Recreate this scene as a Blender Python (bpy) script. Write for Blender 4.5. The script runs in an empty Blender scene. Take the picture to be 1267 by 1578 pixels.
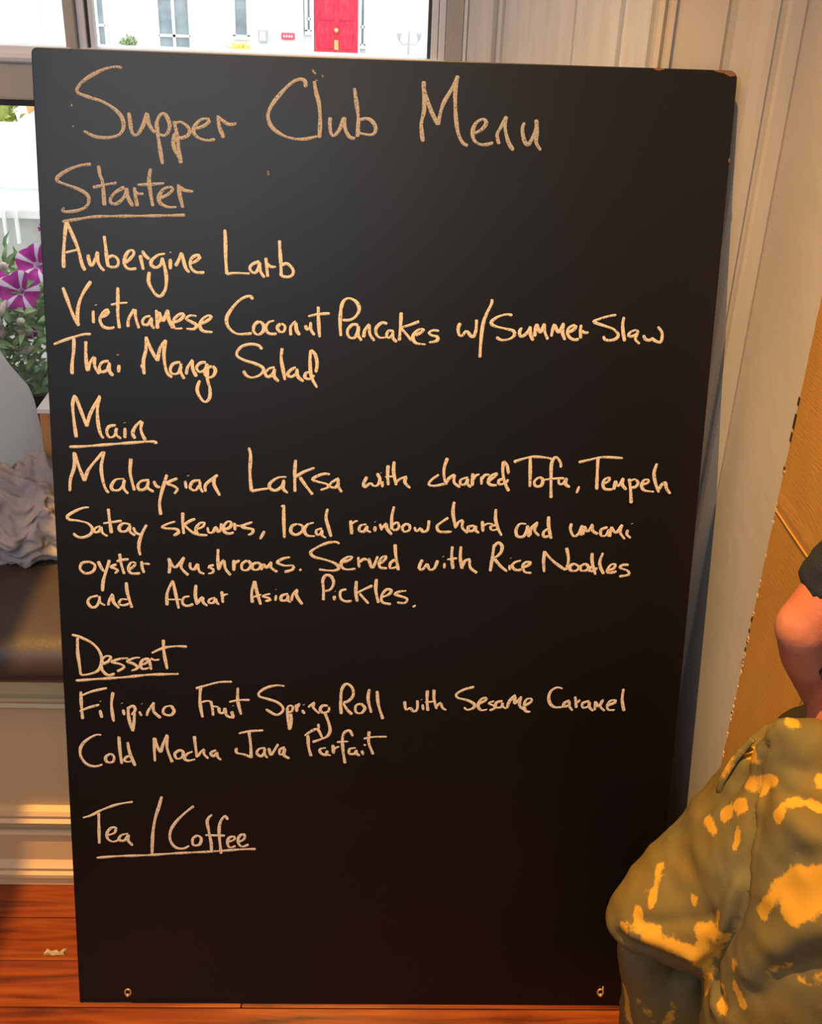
import bpy, bmesh, math, random
from mathutils import Vector, Matrix, noise

# ---------------------------------------------------------------- camera, world, lights, exposure
S = bpy.context.scene
COL = S.collection
cam_d = bpy.data.cameras.new('camera'); cam = bpy.data.objects.new('camera', cam_d); COL.objects.link(cam)
cam_d.sensor_fit = 'HORIZONTAL'; cam_d.sensor_width = 36.0; cam_d.lens = 36.0 * 1700 / 1267
cam_d.clip_start = 0.02; cam_d.clip_end = 200
yaw, pitch, roll = math.radians(2.206867), math.radians(28.14544545), math.radians(2.21075928)
fw = Vector((math.sin(yaw)*math.cos(pitch), math.cos(yaw)*math.cos(pitch), -math.sin(pitch)))
rt = Vector((math.cos(yaw), -math.sin(yaw), 0)); up = rt.cross(fw)
r2 = rt*math.cos(roll) + up*math.sin(roll); u2 = -rt*math.sin(roll) + up*math.cos(roll)
m = Matrix((r2, u2, -fw)).transposed().to_4x4(); m.translation = Vector((-0.00772485, -1.29618646, 1.67385497))
cam.matrix_world = m
S.camera = cam

w = bpy.data.worlds.new('overcast_sky'); S.world = w; w.use_nodes = True
bg = w.node_tree.nodes['Background']; bg.inputs[0].default_value = (0.93, 0.96, 1.0, 1); bg.inputs[1].default_value = 3.2

S.view_settings.view_transform = 'Standard'; S.view_settings.look = 'None'
S.view_settings.exposure = 0.0; S.view_settings.gamma = 1.0; S.view_settings.use_curve_mapping = False

def lamp(name, kind, loc, target, energy, color, **k):
    d = bpy.data.lights.new(name, kind); d.energy = energy; d.color = color
    for a, b in k.items(): setattr(d, a, b)
    o = bpy.data.objects.new(name, d); COL.objects.link(o); o.location = loc
    o.rotation_euler = (Vector(target) - Vector(loc)).to_track_quat('-Z', 'Y').to_euler()
    return o
# warm ceiling spot over the board, daylight from the window wall behind the photographer, added warm fill with no known fitting
lamp('ceiling_spot', 'SPOT', (-.208, -.557, 3.60), (.05, -.15, 0.0), 700, (1.0, 0.54, 0.13), spot_size=math.radians(54), spot_blend=0.85, shadow_soft_size=0.003)
lamp('rear_window_light', 'AREA', (-.9, -3.1, 2.65), (-0.1, 0.2, 1.35), 45, (0.62, 0.81, 1.0), shape='RECTANGLE', size=1.7, size_y=1.1)
lamp('warm_fill_light', 'AREA', (-1.2, -1.25, 3.2), (0.0, 0.2, 0.5), 25, (1.0, 0.50, 0.20), shape='RECTANGLE', size=1.0, size_y=0.8)

# ---------------------------------------------------------------- data: chalk strokes (tenths of a millimetre from the board's top left corner) and shape tables
CHALK = """
#Supper|T|1259,230 1163,221 1012,257 837,339 682,446 609,550 633,586 782,637 973,692 1142,790 1236,901 1253,1025 1196,1120 1085,1165 955,1175 825,1158 687,1094;1332,825 1344,918 1361,1063 1402,1130 1469,1091 1537,974 1585,818;1592,828 1614,972 1693,1090;1719,927 1730,1072 1757,1280 1791,1511;1715,979 1758,864 1824,821 1877,881 1907,984 1883,1068 1827,1122 1751,1103;1967,920 1999,1064 2024,1272 2055,1492;1981,1086 1951,1212 1975,1316 2034,1419;1973,961 2050,928 2146,976 2189,1048 2155,1112 2067,1146 1997,1137;2266,1014 2375,980 2464,915 2453,878 2355,887 2266,973 2243,1057 2296,1128 2416,1166 2547,1152;2595,838 2605,962 2636,1045 2668,1127;2574,828 2638,878 2725,934 2790,940 2856,924
#Starter|T|772,1541 590,1572 411,1647 287,1735 284,1788 381,1828 532,1876 661,1936 720,2009 698,2106 607,2173 473,2205 341,2209 357,2153;878,1559 891,1685 926,1790 940,2110;785,1863 951,1822 1128,1789;1236,1845 1101,1924 1032,2011 1041,2075 1129,2073 1232,1973 1269,1855;1269,1855 1286,1993 1349,2109;1379,1841 1387,1947 1415,2107;1389,1894 1431,1935 1509,1927;1424,1808 1612,1796 1810,1775;1618,1579 1592,1728 1608,1920 1636,2101;1750,1980 1850,1934 1930,1857 1908,1826 1808,1850 1728,1959 1748,2055 1857,2105 1979,2102;2013,1780 2027,1929 2068,2110;2030,1822 2095,1863 2161,1872 2223,1880
#underline|U|323,2354 602,2303 824,2268 1377,2244 1821,2225 2099,2210
#Club|T|3836,408 3827,326 3766,303 3657,342 3505,480 3353,670 3304,816 3352,950 3483,1050 3637,1102 3813,1109 4011,1066;3957,322 3984,465 4029,628 4046,856 4037,1086;4190,799 4185,914 4208,1028 4252,1048 4328,951 4392,793;4396,793 4405,949 4473,1062 4550,1074;4528,396 4557,570 4590,797 4583,1059;4590,839 4667,806 4755,813 4833,894 4835,978 4770,1022 4604,1002
#smudge|S|3928,170 3982,229;4069,237 4081,267;3983,301 3994,321;3302,1561 3306,1625
#Menu|T|5512,273 5516,417 5528,665 5494,853 5524,1093;5515,375 5616,641 5733,856;5733,856 5790,594 5913,363 5999,186;5985,217 5965,403 5981,692 6023,942 6096,1087 6175,1126;6268,955 6376,889 6427,804 6381,759 6284,808 6234,935 6272,1060 6385,1109 6539,1077;6625,1092 6590,966 6640,860 6717,711;6705,732 6703,879 6761,1066 6838,1170;6980,787 6951,871 6981,1018 7041,1090 7092,1014 7146,865 7144,740;7156,750 7164,907 7161,1054 7234,1158
#smudge|S|534,733 532,770;538,1026 541,1042
#Aubergine|B|381,2354 349,2571 323,2790 313,3009;391,2362 461,2532 535,2729 582,2947 624,3037;353,2789 432,2768 526,2744;677,2807 686,2889 711,2962 749,2933 791,2831 812,2761;812,2767 816,2904 859,2994 907,3033;919,2537 935,2700 947,2864 962,2977;957,2854 1023,2816 1096,2850 1112,2923 1073,2974 971,2976;1206,2911 1282,2854 1341,2780 1327,2734 1267,2745 1208,2838 1196,2930 1259,2998 1371,2989;1433,2795 1449,2886 1473,3005;1463,2731 1507,2803 1565,2850;1797,2767 1694,2788 1599,2864 1587,2928 1652,2969 1727,2925 1752,2823;1752,2823 1791,2987 1806,3134 1784,3283 1716,3377 1650,3361 1578,3261 1543,3160 1560,3030;1870,2838 1866,2985;1872,2739 1875,2749;1942,2937 1990,2853 2034,2742;2040,2742 2065,2870 2100,2979 2146,3024;2167,2894 2233,2865 2299,2808 2281,2772 2197,2802 2158,2885 2175,2968 2249,3021 2365,3018
#Larb|B|2671,2397 2678,2579 2679,2816 2692,3036;2692,3036 2804,3015 3030,3018;3172,2839 3087,2869 3030,2926 3049,2981 3105,3007 3162,2931 3172,2848;3172,2858 3190,2986 3246,3068;3266,2782 3275,2892 3293,3057;3278,2864 3331,2908 3415,2910;3466,2529 3472,2666 3485,2849 3491,3042;3500,2885 3575,2856 3660,2936 3660,3010 3594,3049 3491,3042
#Vietnamese|B|287,3289 344,3464 418,3685 499,3843;702,3191 592,3346 520,3496 485,3665 487,3834;716,3612 714,3800;759,3527 762,3536;792,3722 878,3692 937,3634 923,3597 851,3655 810,3750 854,3843 947,3869 1023,3848;1091,3268 1085,3444 1077,3668 1094,3865;978,3525 1092,3500 1224,3487;1221,3843 1235,3720 1324,3578;1334,3577 1339,3699 1381,3858;1557,3674 1490,3686 1438,3743 1449,3799 1515,3798 1565,3721 1575,3693;1575,3702 1572,3806 1608,3857;1644,3579 1653,3728 1656,3856;1663,3784 1707,3689 1681,3606 1740,3735 1814,3574;1814,3574 1829,3724 1883,3845;1894,3760 1990,3719 2048,3652 2011,3625 1925,3684 1885,3769 1921,3844 2025,3841;2237,3657 2143,3650 2085,3698 2160,3743 2234,3788 2195,3846 2082,3845;2292,3768 2397,3718 2454,3660 2407,3643 2321,3701 2282,3787 2328,3871 2470,3886
#Thai|B|115,4126 259,4066 432,4005 566,3967 670,3961;416,4024 404,4214 372,4405 365,4568;590,4067 582,4247 585,4400 599,4514;609,4504 643,4379 713,4291;712,4301 707,4435 769,4552;919,4353 823,4374 773,4452 799,4519 886,4488 928,4372;928,4381 923,4506 978,4572;1069,4407 1056,4522;1052,4254 1055,4262
#Mango|B|1482,3978 1476,4167 1433,4340 1437,4541;1393,4399 1430,4455;1482,3978 1552,4166 1643,4335;1643,4335 1686,4143 1774,4018;1774,4018 1741,4218 1755,4409 1790,4523 1856,4575;1985,4346 1880,4367 1830,4455 1857,4521 1944,4510 1994,4403;1995,4364 1983,4480 2037,4594;2068,4526 2089,4420 2168,4303;2167,4312 2165,4437 2220,4555;2367,4336 2281,4348 2223,4416 2260,4483 2346,4452 2386,4355;2386,4364 2383,4586 2418,4739 2407,4876 2338,4936 2263,4860 2226,4744 2267,4608;2453,4391 2366,4442 2345,4519 2402,4566 2473,4535 2505,4448 2462,4391
#Coconut|B|3069,3391 3046,3351 2990,3347 2876,3406 2761,3530 2684,3664 2692,3777 2758,3860 2852,3905 3052,3890;3158,3708 3091,3766 3081,3861 3147,3907 3224,3848 3224,3753 3158,3708;3386,3693 3300,3723 3262,3809 3309,3884 3424,3886;3481,3737 3433,3786 3462,3851 3528,3850 3547,3773 3490,3728;3633,3904 3633,3771 3709,3694;3709,3713 3719,3826 3767,3896;3852,3747 3872,3812 3919,3783 3928,3697;3928,3707 3938,3820 3987,3891;4041,3469 4042,3628 4063,3921;3890,3617 4032,3582 4213,3564
#Salad|B|3203,4124 3156,4068 3042,4048 2908,4084 2831,4171 2839,4238 2944,4293 3097,4337 3212,4392 3221,4449 3154,4518 3038,4550 2952,4504 2928,4447;3394,4387 3308,4409 3250,4487 3298,4534 3365,4484 3394,4406;3394,4406 3384,4522 3452,4598;3506,4097 3490,4250 3519,4423 3548,4576;3711,4379 3634,4420 3586,4488 3634,4526 3711,4476 3730,4398;3730,4408 3740,4514 3827,4589;3931,4115 3922,4278 3943,4509 4031,4677;3931,4115 3998,4180 4028,4314 4010,4449;3952,4441 3865,4462 3846,4530 3924,4548 3991,4488
#Pancakes|B|4379,3452 4366,3678 4380,3895;4375,3489 4416,3376 4501,3336 4606,3389 4649,3492 4600,3596 4515,3651 4400,3658;4640,3727 4554,3720 4479,3807 4499,3902 4576,3919 4632,3832 4640,3737;4640,3746 4643,3879 4692,3954;4720,3906 4737,3801 4802,3704;4802,3714 4815,3856 4884,3953;5070,3697 4993,3681 4908,3758 4910,3853 4969,3905 5055,3897;5168,3799 5091,3801 5064,3868 5094,3906 5150,3857 5162,3799;5162,3809 5161,3904 5220,3960;5276,3522 5271,3692 5258,3940;5263,3749 5396,3708 5547,3647;5272,3749 5361,3842 5440,3935;5496,3857 5572,3817 5618,3769 5570,3760 5494,3810 5458,3887 5509,3971 5654,3987;5849,3782 5762,3774 5696,3814 5746,3851 5823,3868 5825,3925 5701,3957
#w/|B|6164,3655 6134,3735 6156,3836 6200,3842 6249,3776 6278,3782 6324,3839 6369,3852 6402,3757 6405,3598;6622,3292 6618,3363 6558,3494 6513,3624 6491,3784 6483,3958 6478,4162
#Summer|B|6939,3520 6844,3512 6729,3547 6637,3614 6639,3664 6721,3698 6854,3724 6973,3757 6977,3829 6891,3882 6789,3892 6714,3851;7095,3703 7058,3755 7079,3827 7137,3811 7193,3744 7218,3678;7218,3678 7225,3794 7274,3887;7293,3828 7294,3720 7312,3640;7312,3640 7370,3761 7428,3630;7426,3630 7443,3759 7494,3867;7543,3822 7558,3713 7583,3633;7583,3640 7649,3754 7721,3615;7714,3622 7708,3753 7752,3868;7794,3755 7872,3710 7906,3665 7875,3645 7804,3683 7779,3756 7821,3827 7897,3862 7962,3845;7985,3634 7976,3722 7991,3837;7998,3721 8037,3749 8103,3747
#Slaw|B|8503,3477 8416,3490 8272,3533 8172,3579 8219,3607 8354,3647 8475,3687 8554,3765 8529,3824 8442,3855 8353,3843 8335,3792;8623,3502 8609,3604 8626,3734 8658,3864;8862,3728 8815,3693 8729,3731 8711,3783 8763,3788 8834,3750;8847,3728 8823,3801 8826,3845 8889,3895;8938,3762 8965,3820 9033,3840 9075,3810 9107,3838 9198,3865 9222,3791 9207,3704 9142,3633
#Main|B|398,4878 354,5006 359,5239 384,5524;403,4898 462,5081 550,5353;550,5353 612,5155 767,4875;761,4889 721,5075 722,5290 753,5466 799,5528;990,5323 883,5345 847,5434 887,5512 965,5481 998,5362;998,5362 985,5461 1060,5528;1124,5359 1118,5517;1121,5276 1124,5284;1273,5523 1237,5435 1299,5315 1378,5245;1388,5255 1364,5393 1427,5549
#underline|U|272,5671 494,5660 883,5621 1271,5582 1543,5562 1596,5595
#Malaysian|B|249,6365 268,6173 335,5972 339,5752;351,5762 403,5970 481,6199;481,6199 557,6007 781,5742;801,5732 744,5962 755,6163 798,6323 845,6379;1087,6155 960,6168 888,6261 905,6331 1003,6329 1074,6236 1087,6166;1086,6176 1072,6297 1138,6387;1199,5832 1179,6033 1203,6193 1237,6334;1467,6167 1350,6180 1289,6252 1316,6322 1405,6300 1447,6208;1457,6178 1444,6289 1531,6348;1535,6176 1572,6256 1631,6275;1740,6071 1691,6223 1637,6406 1614,6549 1629,6712;1899,6128 1800,6170 1740,6212 1837,6250 1895,6299 1844,6371;2015,6165 2032,6286;2060,6078 2064,6086;2251,6150 2133,6173 2091,6275 2169,6314 2229,6231;2241,6160 2248,6271 2286,6342;2326,6331 2328,6219 2457,6105 2517,6060;2477,6105 2456,6206 2545,6387
#Laksa|B|2993,5622 3022,5741 3010,6022 3031,6305;3031,6305 3166,6277 3294,6258;3570,6070 3442,6083 3324,6167 3313,6248 3402,6287 3501,6213 3530,6112;3530,6122 3521,6254 3590,6323;3711,5796 3697,6007 3702,6300;3707,6067 3835,5984 4002,5916;3776,6066 3856,6185 3975,6341;4239,6015 4150,6007 4032,6050 3974,6102 4073,6140 4191,6168 4212,6218 4097,6265;4378,6073 4260,6146 4241,6207 4330,6216 4379,6133;4368,6083 4370,6195 4426,6295
#with|B|4811,6036 4761,6152 4783,6205 4864,6140 4916,6181 4978,6169 5011,6073 4964,5980;5049,6104 5051,6199;5025,5968 5029,5974;5135,5850 5129,5997 5143,6165;5092,6036 5253,6020;5226,5785 5220,5953 5266,6163;5265,6120 5316,6067 5428,6022;5417,6022 5399,6117 5484,6204
#charred|B|5921,5980 5811,6066 5772,6141 5855,6160 6019,6125;6046,5715 6000,5873 6005,6020 6045,6135;6050,6103 6078,6039 6169,5974;6169,5974 6163,6101 6259,6173;6377,6012 6265,6056 6268,6130 6340,6118 6378,6033;6378,6033 6371,6117 6425,6169;6447,5947 6445,6148;6451,6052 6490,5988 6551,5961;6583,5997 6589,6123;6586,6049 6634,5974 6706,5966;6700,6068 6800,5981 6819,5939 6728,5987 6690,6079 6734,6126 6828,6129;6913,5747 6911,5916 6950,6084 7019,6220;6913,5747 6974,5820 7001,5945;6936,6021 6855,6054 6869,6117 6971,6083 6999,6030
#Tofu,|B|7072,5756 7209,5705 7378,5666 7594,5679 7659,5699;7325,5674 7337,5903 7344,6144;7482,5987 7410,6055 7436,6131 7522,6118 7538,6019 7482,5987;7807,5827 7802,5751 7722,5665 7663,5765 7668,6027 7685,6314;7545,6030 7720,6004 7871,5996;7786,6014 7801,6090 7865,6078 7914,5989;7914,6000 7898,6088 7970,6135;8117,6117 8080,6228
#Tempeh|B|8081,5738 8240,5697 8452,5649 8765,5657;8378,5661 8382,5880 8391,6166;8482,6076 8566,6030 8583,5974 8519,5987 8481,6065 8520,6152 8640,6156;8662,6160 8673,6016;8677,6016 8727,6103 8795,5970;8795,5970 8785,6069 8857,6156;8887,5979 8922,6154 8949,6371;8901,6022 8974,5988 9033,6041 8995,6109 8919,6121;9100,6073 9185,6038 9192,5994 9127,5995 9090,6084 9140,6161 9294,6180;9305,5728 9270,5882 9304,6036 9371,6189;9367,6145 9414,6055 9477,6021;9466,6028 9485,6120 9553,6207
#Satay|B|532,6616 433,6628 293,6692 192,6766 219,6816 365,6834 501,6872 567,6953 533,7046 413,7100 315,7081 274,7031;697,6909 606,6952 604,7014 674,6992 706,6919;706,6919 722,7021 799,7071;825,6630 838,6814 860,7023;738,6867 876,6844 1025,6820;1161,6879 1053,6860 982,6923 999,6985 1088,6983 1151,6889;1151,6889 1147,6992 1224,7052;1199,6919 1236,7007 1314,7040;1407,6874 1334,7009 1280,7175 1276,7279 1293,7372
#skewers,|B|1853,6813 1724,6857 1643,6910 1722,6929 1860,6936 1899,6987 1818,7040;1969,6667 1965,6831 1977,7012;1971,6872 2081,6798 2161,6766;1990,6872 2097,6973 2176,7012;2187,6930 2277,6886 2298,6824 2228,6836 2168,6920 2196,7012 2344,7025;2347,6895 2362,6978 2426,6976 2476,6893 2505,6964 2545,6943 2562,6829;2605,6931 2695,6888 2715,6816 2666,6796 2606,6859 2604,6962 2683,6992 2753,6970;2765,6815 2773,6938;2780,6856 2844,6865 2893,6843;3043,6799 2933,6842 2883,6884 2982,6903 3052,6922 3031,6985 2972,7006;3231,6939 3160,7071
#local|B|3529,6512 3529,6737 3539,7043;3490,6543 3523,6516;3738,6815 3659,6848 3639,6941 3719,6991 3818,6927 3818,6844 3738,6815;3997,6789 3897,6822 3848,6916 3898,6998 4018,7006;4127,6879 4037,6912 4048,6984 4108,6963 4127,6900;4127,6900 4128,6993 4188,7029;4210,6559 4185,6703 4227,6867 4268,7011
#rainbow|B|4567,6739 4579,6856 4591,6964;4584,6803 4629,6759 4681,6747;4817,6798 4724,6821 4704,6897 4777,6917 4828,6830;4828,6819 4829,6894 4892,6925;4953,6827 4948,6913;4947,6752 4951,6758;5024,6783 5058,6890;5061,6857 5128,6770;5128,6776 5141,6866 5216,6955;5242,6500 5209,6672 5214,6876;5222,6800 5294,6756 5327,6819 5297,6874 5224,6882;5440,6774 5379,6829 5402,6904 5485,6881 5493,6805 5436,6774;5567,6825 5600,6894 5672,6838;5672,6845 5698,6898 5773,6871 5793,6713
#chard|B|6093,6664 6002,6730 5921,6807 5966,6893 6154,6889;6177,6405 6163,6587 6214,6833;6224,6812 6252,6736 6324,6691;6324,6702 6318,6821 6405,6905;6505,6784 6412,6808 6425,6872 6498,6860 6526,6784;6526,6784 6529,6859 6583,6902;6627,6706 6645,6879;6641,6792 6713,6748 6797,6757;6831,6509 6835,6681 6884,6831 6942,6938;6843,6767 6757,6801 6791,6854 6884,6831
#and|B|7320,6741 7219,6743 7164,6838 7189,6941 7290,6939 7344,6803;7341,6761 7348,6886 7382,6948;7391,6927 7395,6823 7500,6706;7491,6727 7457,6842 7532,6928;7666,6609 7675,6775 7727,6972;7671,6806 7600,6870 7614,6943 7714,6920
#umami|B|8035,6716 8021,6810 8079,6923 8157,6880 8209,6743;8200,6754 8200,6910;8229,6899 8240,6753;8240,6753 8297,6846 8369,6719;8360,6730 8377,6834 8465,6880;8606,6766 8507,6810 8514,6904 8585,6902 8629,6808;8628,6797 8637,6922;8657,6922 8665,6755;8670,6759 8744,6853 8839,6720;8821,6752 8815,6856 8893,6955;8933,6801 8918,6875 8984,6936;8986,6696 8990,6702
#oyster|B|485,7493 385,7515 351,7610 428,7682 548,7648 582,7543 485,7486;634,7479 689,7604 727,7645;814,7455 758,7623 701,7813 685,7972;921,7526 830,7569 898,7599 937,7630 886,7673;973,7348 991,7514 1035,7681;922,7478 1013,7451 1113,7439;1117,7606 1188,7552 1210,7499 1151,7490 1098,7585 1145,7668 1284,7665;1310,7466 1317,7570 1344,7658;1339,7507 1389,7506 1438,7516
#mushrooms.|B|1734,7657 1747,7520 1730,7405;1740,7416 1826,7560 1979,7390;1959,7411 1926,7559 2033,7682;2067,7472 2066,7556 2125,7586 2187,7491;2187,7491 2204,7616 2284,7657;2436,7507 2366,7529 2356,7550 2425,7580 2414,7633 2344,7651;2505,7244 2499,7422 2512,7589;2516,7578 2558,7462 2599,7420;2598,7430 2617,7566 2696,7670;2749,7417 2747,7595;2758,7479 2798,7447 2842,7425;2958,7423 2878,7477 2877,7571 2957,7580 3018,7495 2968,7423;3108,7452 3038,7495 3048,7568 3128,7567 3168,7492 3108,7452;3178,7576 3208,7471;3208,7471 3258,7533 3339,7437;3339,7447 3329,7531 3429,7603;3630,7357 3519,7381 3429,7445 3539,7496 3670,7493 3670,7556 3539,7601;3777,7554 3805,7568;3805,7547 3777,7575
#Served|B|4399,7123 4339,7093 4199,7116 4040,7193 3950,7267 4000,7340 4182,7388 4343,7448 4394,7521 4304,7565 4082,7548;4433,7425 4544,7392 4603,7338 4543,7329 4443,7404 4434,7489 4505,7540 4656,7526;4697,7330 4714,7505;4723,7417 4785,7361 4832,7382;4858,7349 4924,7501 5004,7313;5038,7433 5121,7366 5130,7311 5068,7334 5027,7422 5050,7498 5155,7507;5272,7112 5287,7297 5335,7537;5278,7363 5206,7419 5208,7506 5312,7482
#with|B|5708,7354 5660,7487 5713,7518 5784,7418;5784,7418 5829,7516 5902,7493 5950,7360;6057,7402 6060,7490;6032,7293 6036,7300;6173,7127 6169,7301 6197,7498;6097,7346 6254,7322;6309,7124 6306,7320 6345,7495;6343,7451 6382,7363 6465,7328;6455,7339 6471,7471 6580,7557
#Rice|B|6832,7084 6812,7294 6788,7527;6834,7116 6892,7052 6955,7103 6949,7197 6892,7272 6823,7311;6843,7315 6950,7439 7056,7522;7092,7415 7096,7500;7100,7299 7104,7306;7271,7338 7171,7372 7133,7436 7198,7498 7295,7486;7307,7454 7396,7410 7415,7367 7343,7368 7296,7433 7342,7527 7444,7540
#Noodles|B|7637,7173 7627,7342 7647,7521;7639,7194 7779,7339 7982,7483;7992,7483 8022,7313 7979,7114;8128,7374 8059,7407 8063,7481 8156,7490 8193,7426 8124,7374;8291,7371 8223,7415 8238,7488 8329,7476 8345,7412 8287,7371;8391,7189 8402,7348 8467,7548;8401,7422 8348,7465 8422,7495 8489,7431;8564,7186 8523,7324 8540,7430 8599,7535;8667,7480 8756,7436 8771,7372 8701,7384 8647,7491 8700,7516 8800,7488;8987,7378 8895,7380 8847,7424 8973,7474 8999,7537 8848,7572
#and|B|612,8047 490,8081 447,8157 504,8241 585,8218 640,8089;636,8051 638,8153 716,8205;766,8204 790,8108 843,8011;837,8022 852,8149 935,8250;1060,7817 1074,7996 1136,8240;1070,8102 970,8104 937,8179 1007,8199 1108,8166
#Achar|B|1791,7771 1696,7985 1691,8187;1791,7782 1826,7982 1871,8237;1703,8091 1914,8087;2046,8031 1955,8054 1933,8150 2003,8192 2104,8158;2150,7838 2137,8019 2164,8167;2165,8146 2216,8071 2257,8034;2257,8038 2256,8123 2325,8186;2450,8045 2358,8079 2348,8132 2418,8131 2459,8066;2460,8055 2469,8119 2508,8161;2552,7937 2569,8128;2567,8021 2612,7989 2652,7984
#Asian|B|3077,7757 3025,7938 3034,8119;3077,7757 3106,7937 3165,8149;3035,8028 3176,7982;3317,7965 3237,7988 3196,8010 3297,8040 3317,8071 3236,8088;3408,7984 3398,8080;3404,7889 3408,7895;3600,7960 3499,7993 3489,8068 3570,8067 3600,7981;3600,7981 3600,8077 3641,8097;3651,8076 3671,7979 3745,7882;3741,7882 3732,7989 3823,8132
#Pickles.|B|4157,8056 4156,7875 4144,7726 4194,7641 4275,7660 4316,7765 4267,7873 4176,7906;4329,7978 4330,8053;4338,7903 4342,7909;4520,7868 4429,7901 4431,8019 4513,8070 4604,8058;4676,7725 4668,7902 4692,8068;4690,7924 4815,7855 4930,7798;4728,7935 4872,8098;4991,7686 4984,7874 5031,8084;5071,7995 5197,7937 5227,7870 5153,7860 5081,7961 5094,8072 5232,8103;5470,7876 5365,7889 5292,7935 5409,7977 5484,8009 5454,8077 5327,8072;5579,8143 5625,8116
#Dessert|B|261,8755 251,8983 271,9222 284,9386;172,8707 302,8744 479,8838 595,8977 629,9151 562,9305 417,9373 283,9393;637,9194 730,9149 774,9072 693,9062 619,9151 633,9304 721,9386 825,9356;1047,9089 915,9102 791,9159 912,9190 981,9243 867,9317;1241,9075 1139,9087 1035,9144 1136,9186 1195,9251 1091,9307;1247,9206 1340,9161 1363,9095 1280,9118 1237,9206 1276,9271 1378,9248;1383,9094 1408,9280;1408,9083 1464,9115 1545,9102;1615,8764 1620,8981 1664,9265;1426,8995 1612,8905 1816,8873 1988,8877
#underline|U|198,9487 535,9455 945,9420 1355,9369 1661,9353 1846,9345
#Filipino|B|271,9673 271,9906 281,10152;247,9762 445,9671 693,9607;236,10019 392,9949 559,9898;565,9991 591,10125;575,9835 579,9844;786,9676 753,9899 778,10190;936,9974 953,10075;919,9863 923,9870;1019,9928 1023,10119 1078,10354;1019,9951 1102,9911 1131,9982 1070,10068;1119,10027 1103,10207 1078,10354;1192,10004 1231,10082;1237,9869 1241,9876;1313,10080 1347,9979 1443,9844;1433,9866 1429,10000 1539,10115;1710,9895 1606,9930 1583,10031 1685,10068 1759,9995 1710,9895
#Cold|B|569,10429 476,10431 327,10523 229,10650 222,10809 309,10945 443,10989 569,10953;711,10757 626,10815 643,10906 737,10905 761,10813 707,10757;853,10448 859,10686 882,10937;988,10548 1023,10752 1099,10969;1053,10798 969,10810 925,10879 997,10901 1082,10866
#Mocha|B|1426,10462 1420,10678 1425,10884;1436,10473 1474,10632 1523,10722;1523,10722 1569,10562 1635,10402;1635,10414 1629,10652 1706,10898;1837,10672 1752,10742 1781,10833 1865,10809 1888,10717 1826,10672;2044,10704 1960,10739 1906,10820 1958,10865 2083,10840;2075,10425 2090,10605 2113,10805;2132,10785 2170,10714 2235,10653;2235,10663 2225,10743 2297,10823;2428,10670 2335,10722 2380,10782 2436,10720;2437,10700 2454,10801 2508,10844
#Fruit|B|2191,9565 2177,9829 2214,10095;2114,9591 2318,9524 2499,9476 2698,9465;2204,9829 2277,9808 2350,9807;2350,9807 2375,9925 2386,10059;2375,9895 2439,9904 2479,9913;2479,9913 2492,10002 2556,10011 2575,9922;2584,9921 2601,10049 2673,10088 2710,10087 2684,9979;2708,9880 2712,9886;2791,9565 2786,9781 2838,10036;2649,9818 2804,9784 2977,9778
#Spring|B|3541,9529 3423,9516 3259,9557 3132,9648 3141,9716 3259,9753 3423,9810 3514,9897 3505,9976 3404,10031 3240,9935;3587,9906 3596,10104 3624,10292;3587,9906 3623,9866 3678,9885 3660,9964 3605,9985;3638,10004 3651,10123 3633,10282;3733,9844 3742,9973;3742,9903 3787,9824;3824,9942 3870,10004;3851,9843 3855,9850;3925,9891 4034,9800;4021,9810 4011,9899 4108,9997;4244,9861 4161,9858 4120,9926 4162,9982 4255,9958 4265,9879;4193,9970 4257,10149 4286,10285 4249,10388 4166,10441 3999,10505
#Roll|B|4459,9652 4451,9831 4464,10000;4450,9719 4469,9563 4540,9473 4634,9538 4653,9671 4575,9773 4492,9797;4493,9808 4557,9919 4641,10004;4784,9815 4701,9850 4703,9962 4787,9983 4848,9892 4784,9815;4914,9556 4897,9735 4954,9970;5040,9587 5065,9822 5144,10080
#with|B|5491,9759 5516,9905 5588,9870;5588,9870 5642,9936 5700,9897 5699,9740;5785,9810 5799,9911;5762,9725 5766,9732;5857,9563 5856,9742 5876,9922;5826,9776 5971,9758;5965,9550 5970,9718 6017,9886;6016,9852 6056,9788 6087,9772;6087,9783 6111,9862 6175,9906
#Sesame|B|6616,9492 6456,9540 6333,9622 6361,9689 6513,9727 6629,9793 6619,9860 6520,9897 6463,9849;6704,9792 6815,9722 6813,9677 6739,9710 6693,9819 6747,9899 6847,9884;6953,9734 6867,9775 6945,9815 6972,9855 6886,9902;7092,9731 6992,9760 6984,9841 7072,9840 7093,9758;7093,9758 7096,9826 7161,9866;7173,9852 7205,9730 7300,9620;7294,9647 7295,9769 7402,9646;7391,9673 7373,9808 7452,9875;7461,9807 7558,9738 7555,9684 7480,9698 7448,9793 7479,9901 7555,9914
#Caramel|B|8061,9501 7972,9480 7875,9544 7844,9666 7889,9787 7980,9831 8118,9810;8187,9701 8102,9756 8105,9810 8180,9796;8188,9714 8194,9809 8249,9881;8276,9632 8309,9834;8304,9753 8363,9690;8516,9709 8405,9751 8423,9832 8510,9804;8517,9723 8524,9817 8591,9884;8616,9870 8617,9708;8618,9721 8674,9801 8742,9678;8730,9692 8700,9801 8782,9881;8813,9786 8936,9730 8945,9689 8858,9704 8813,9786 8844,9861 8945,9860;9062,9484 9053,9674 9099,9876
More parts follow.
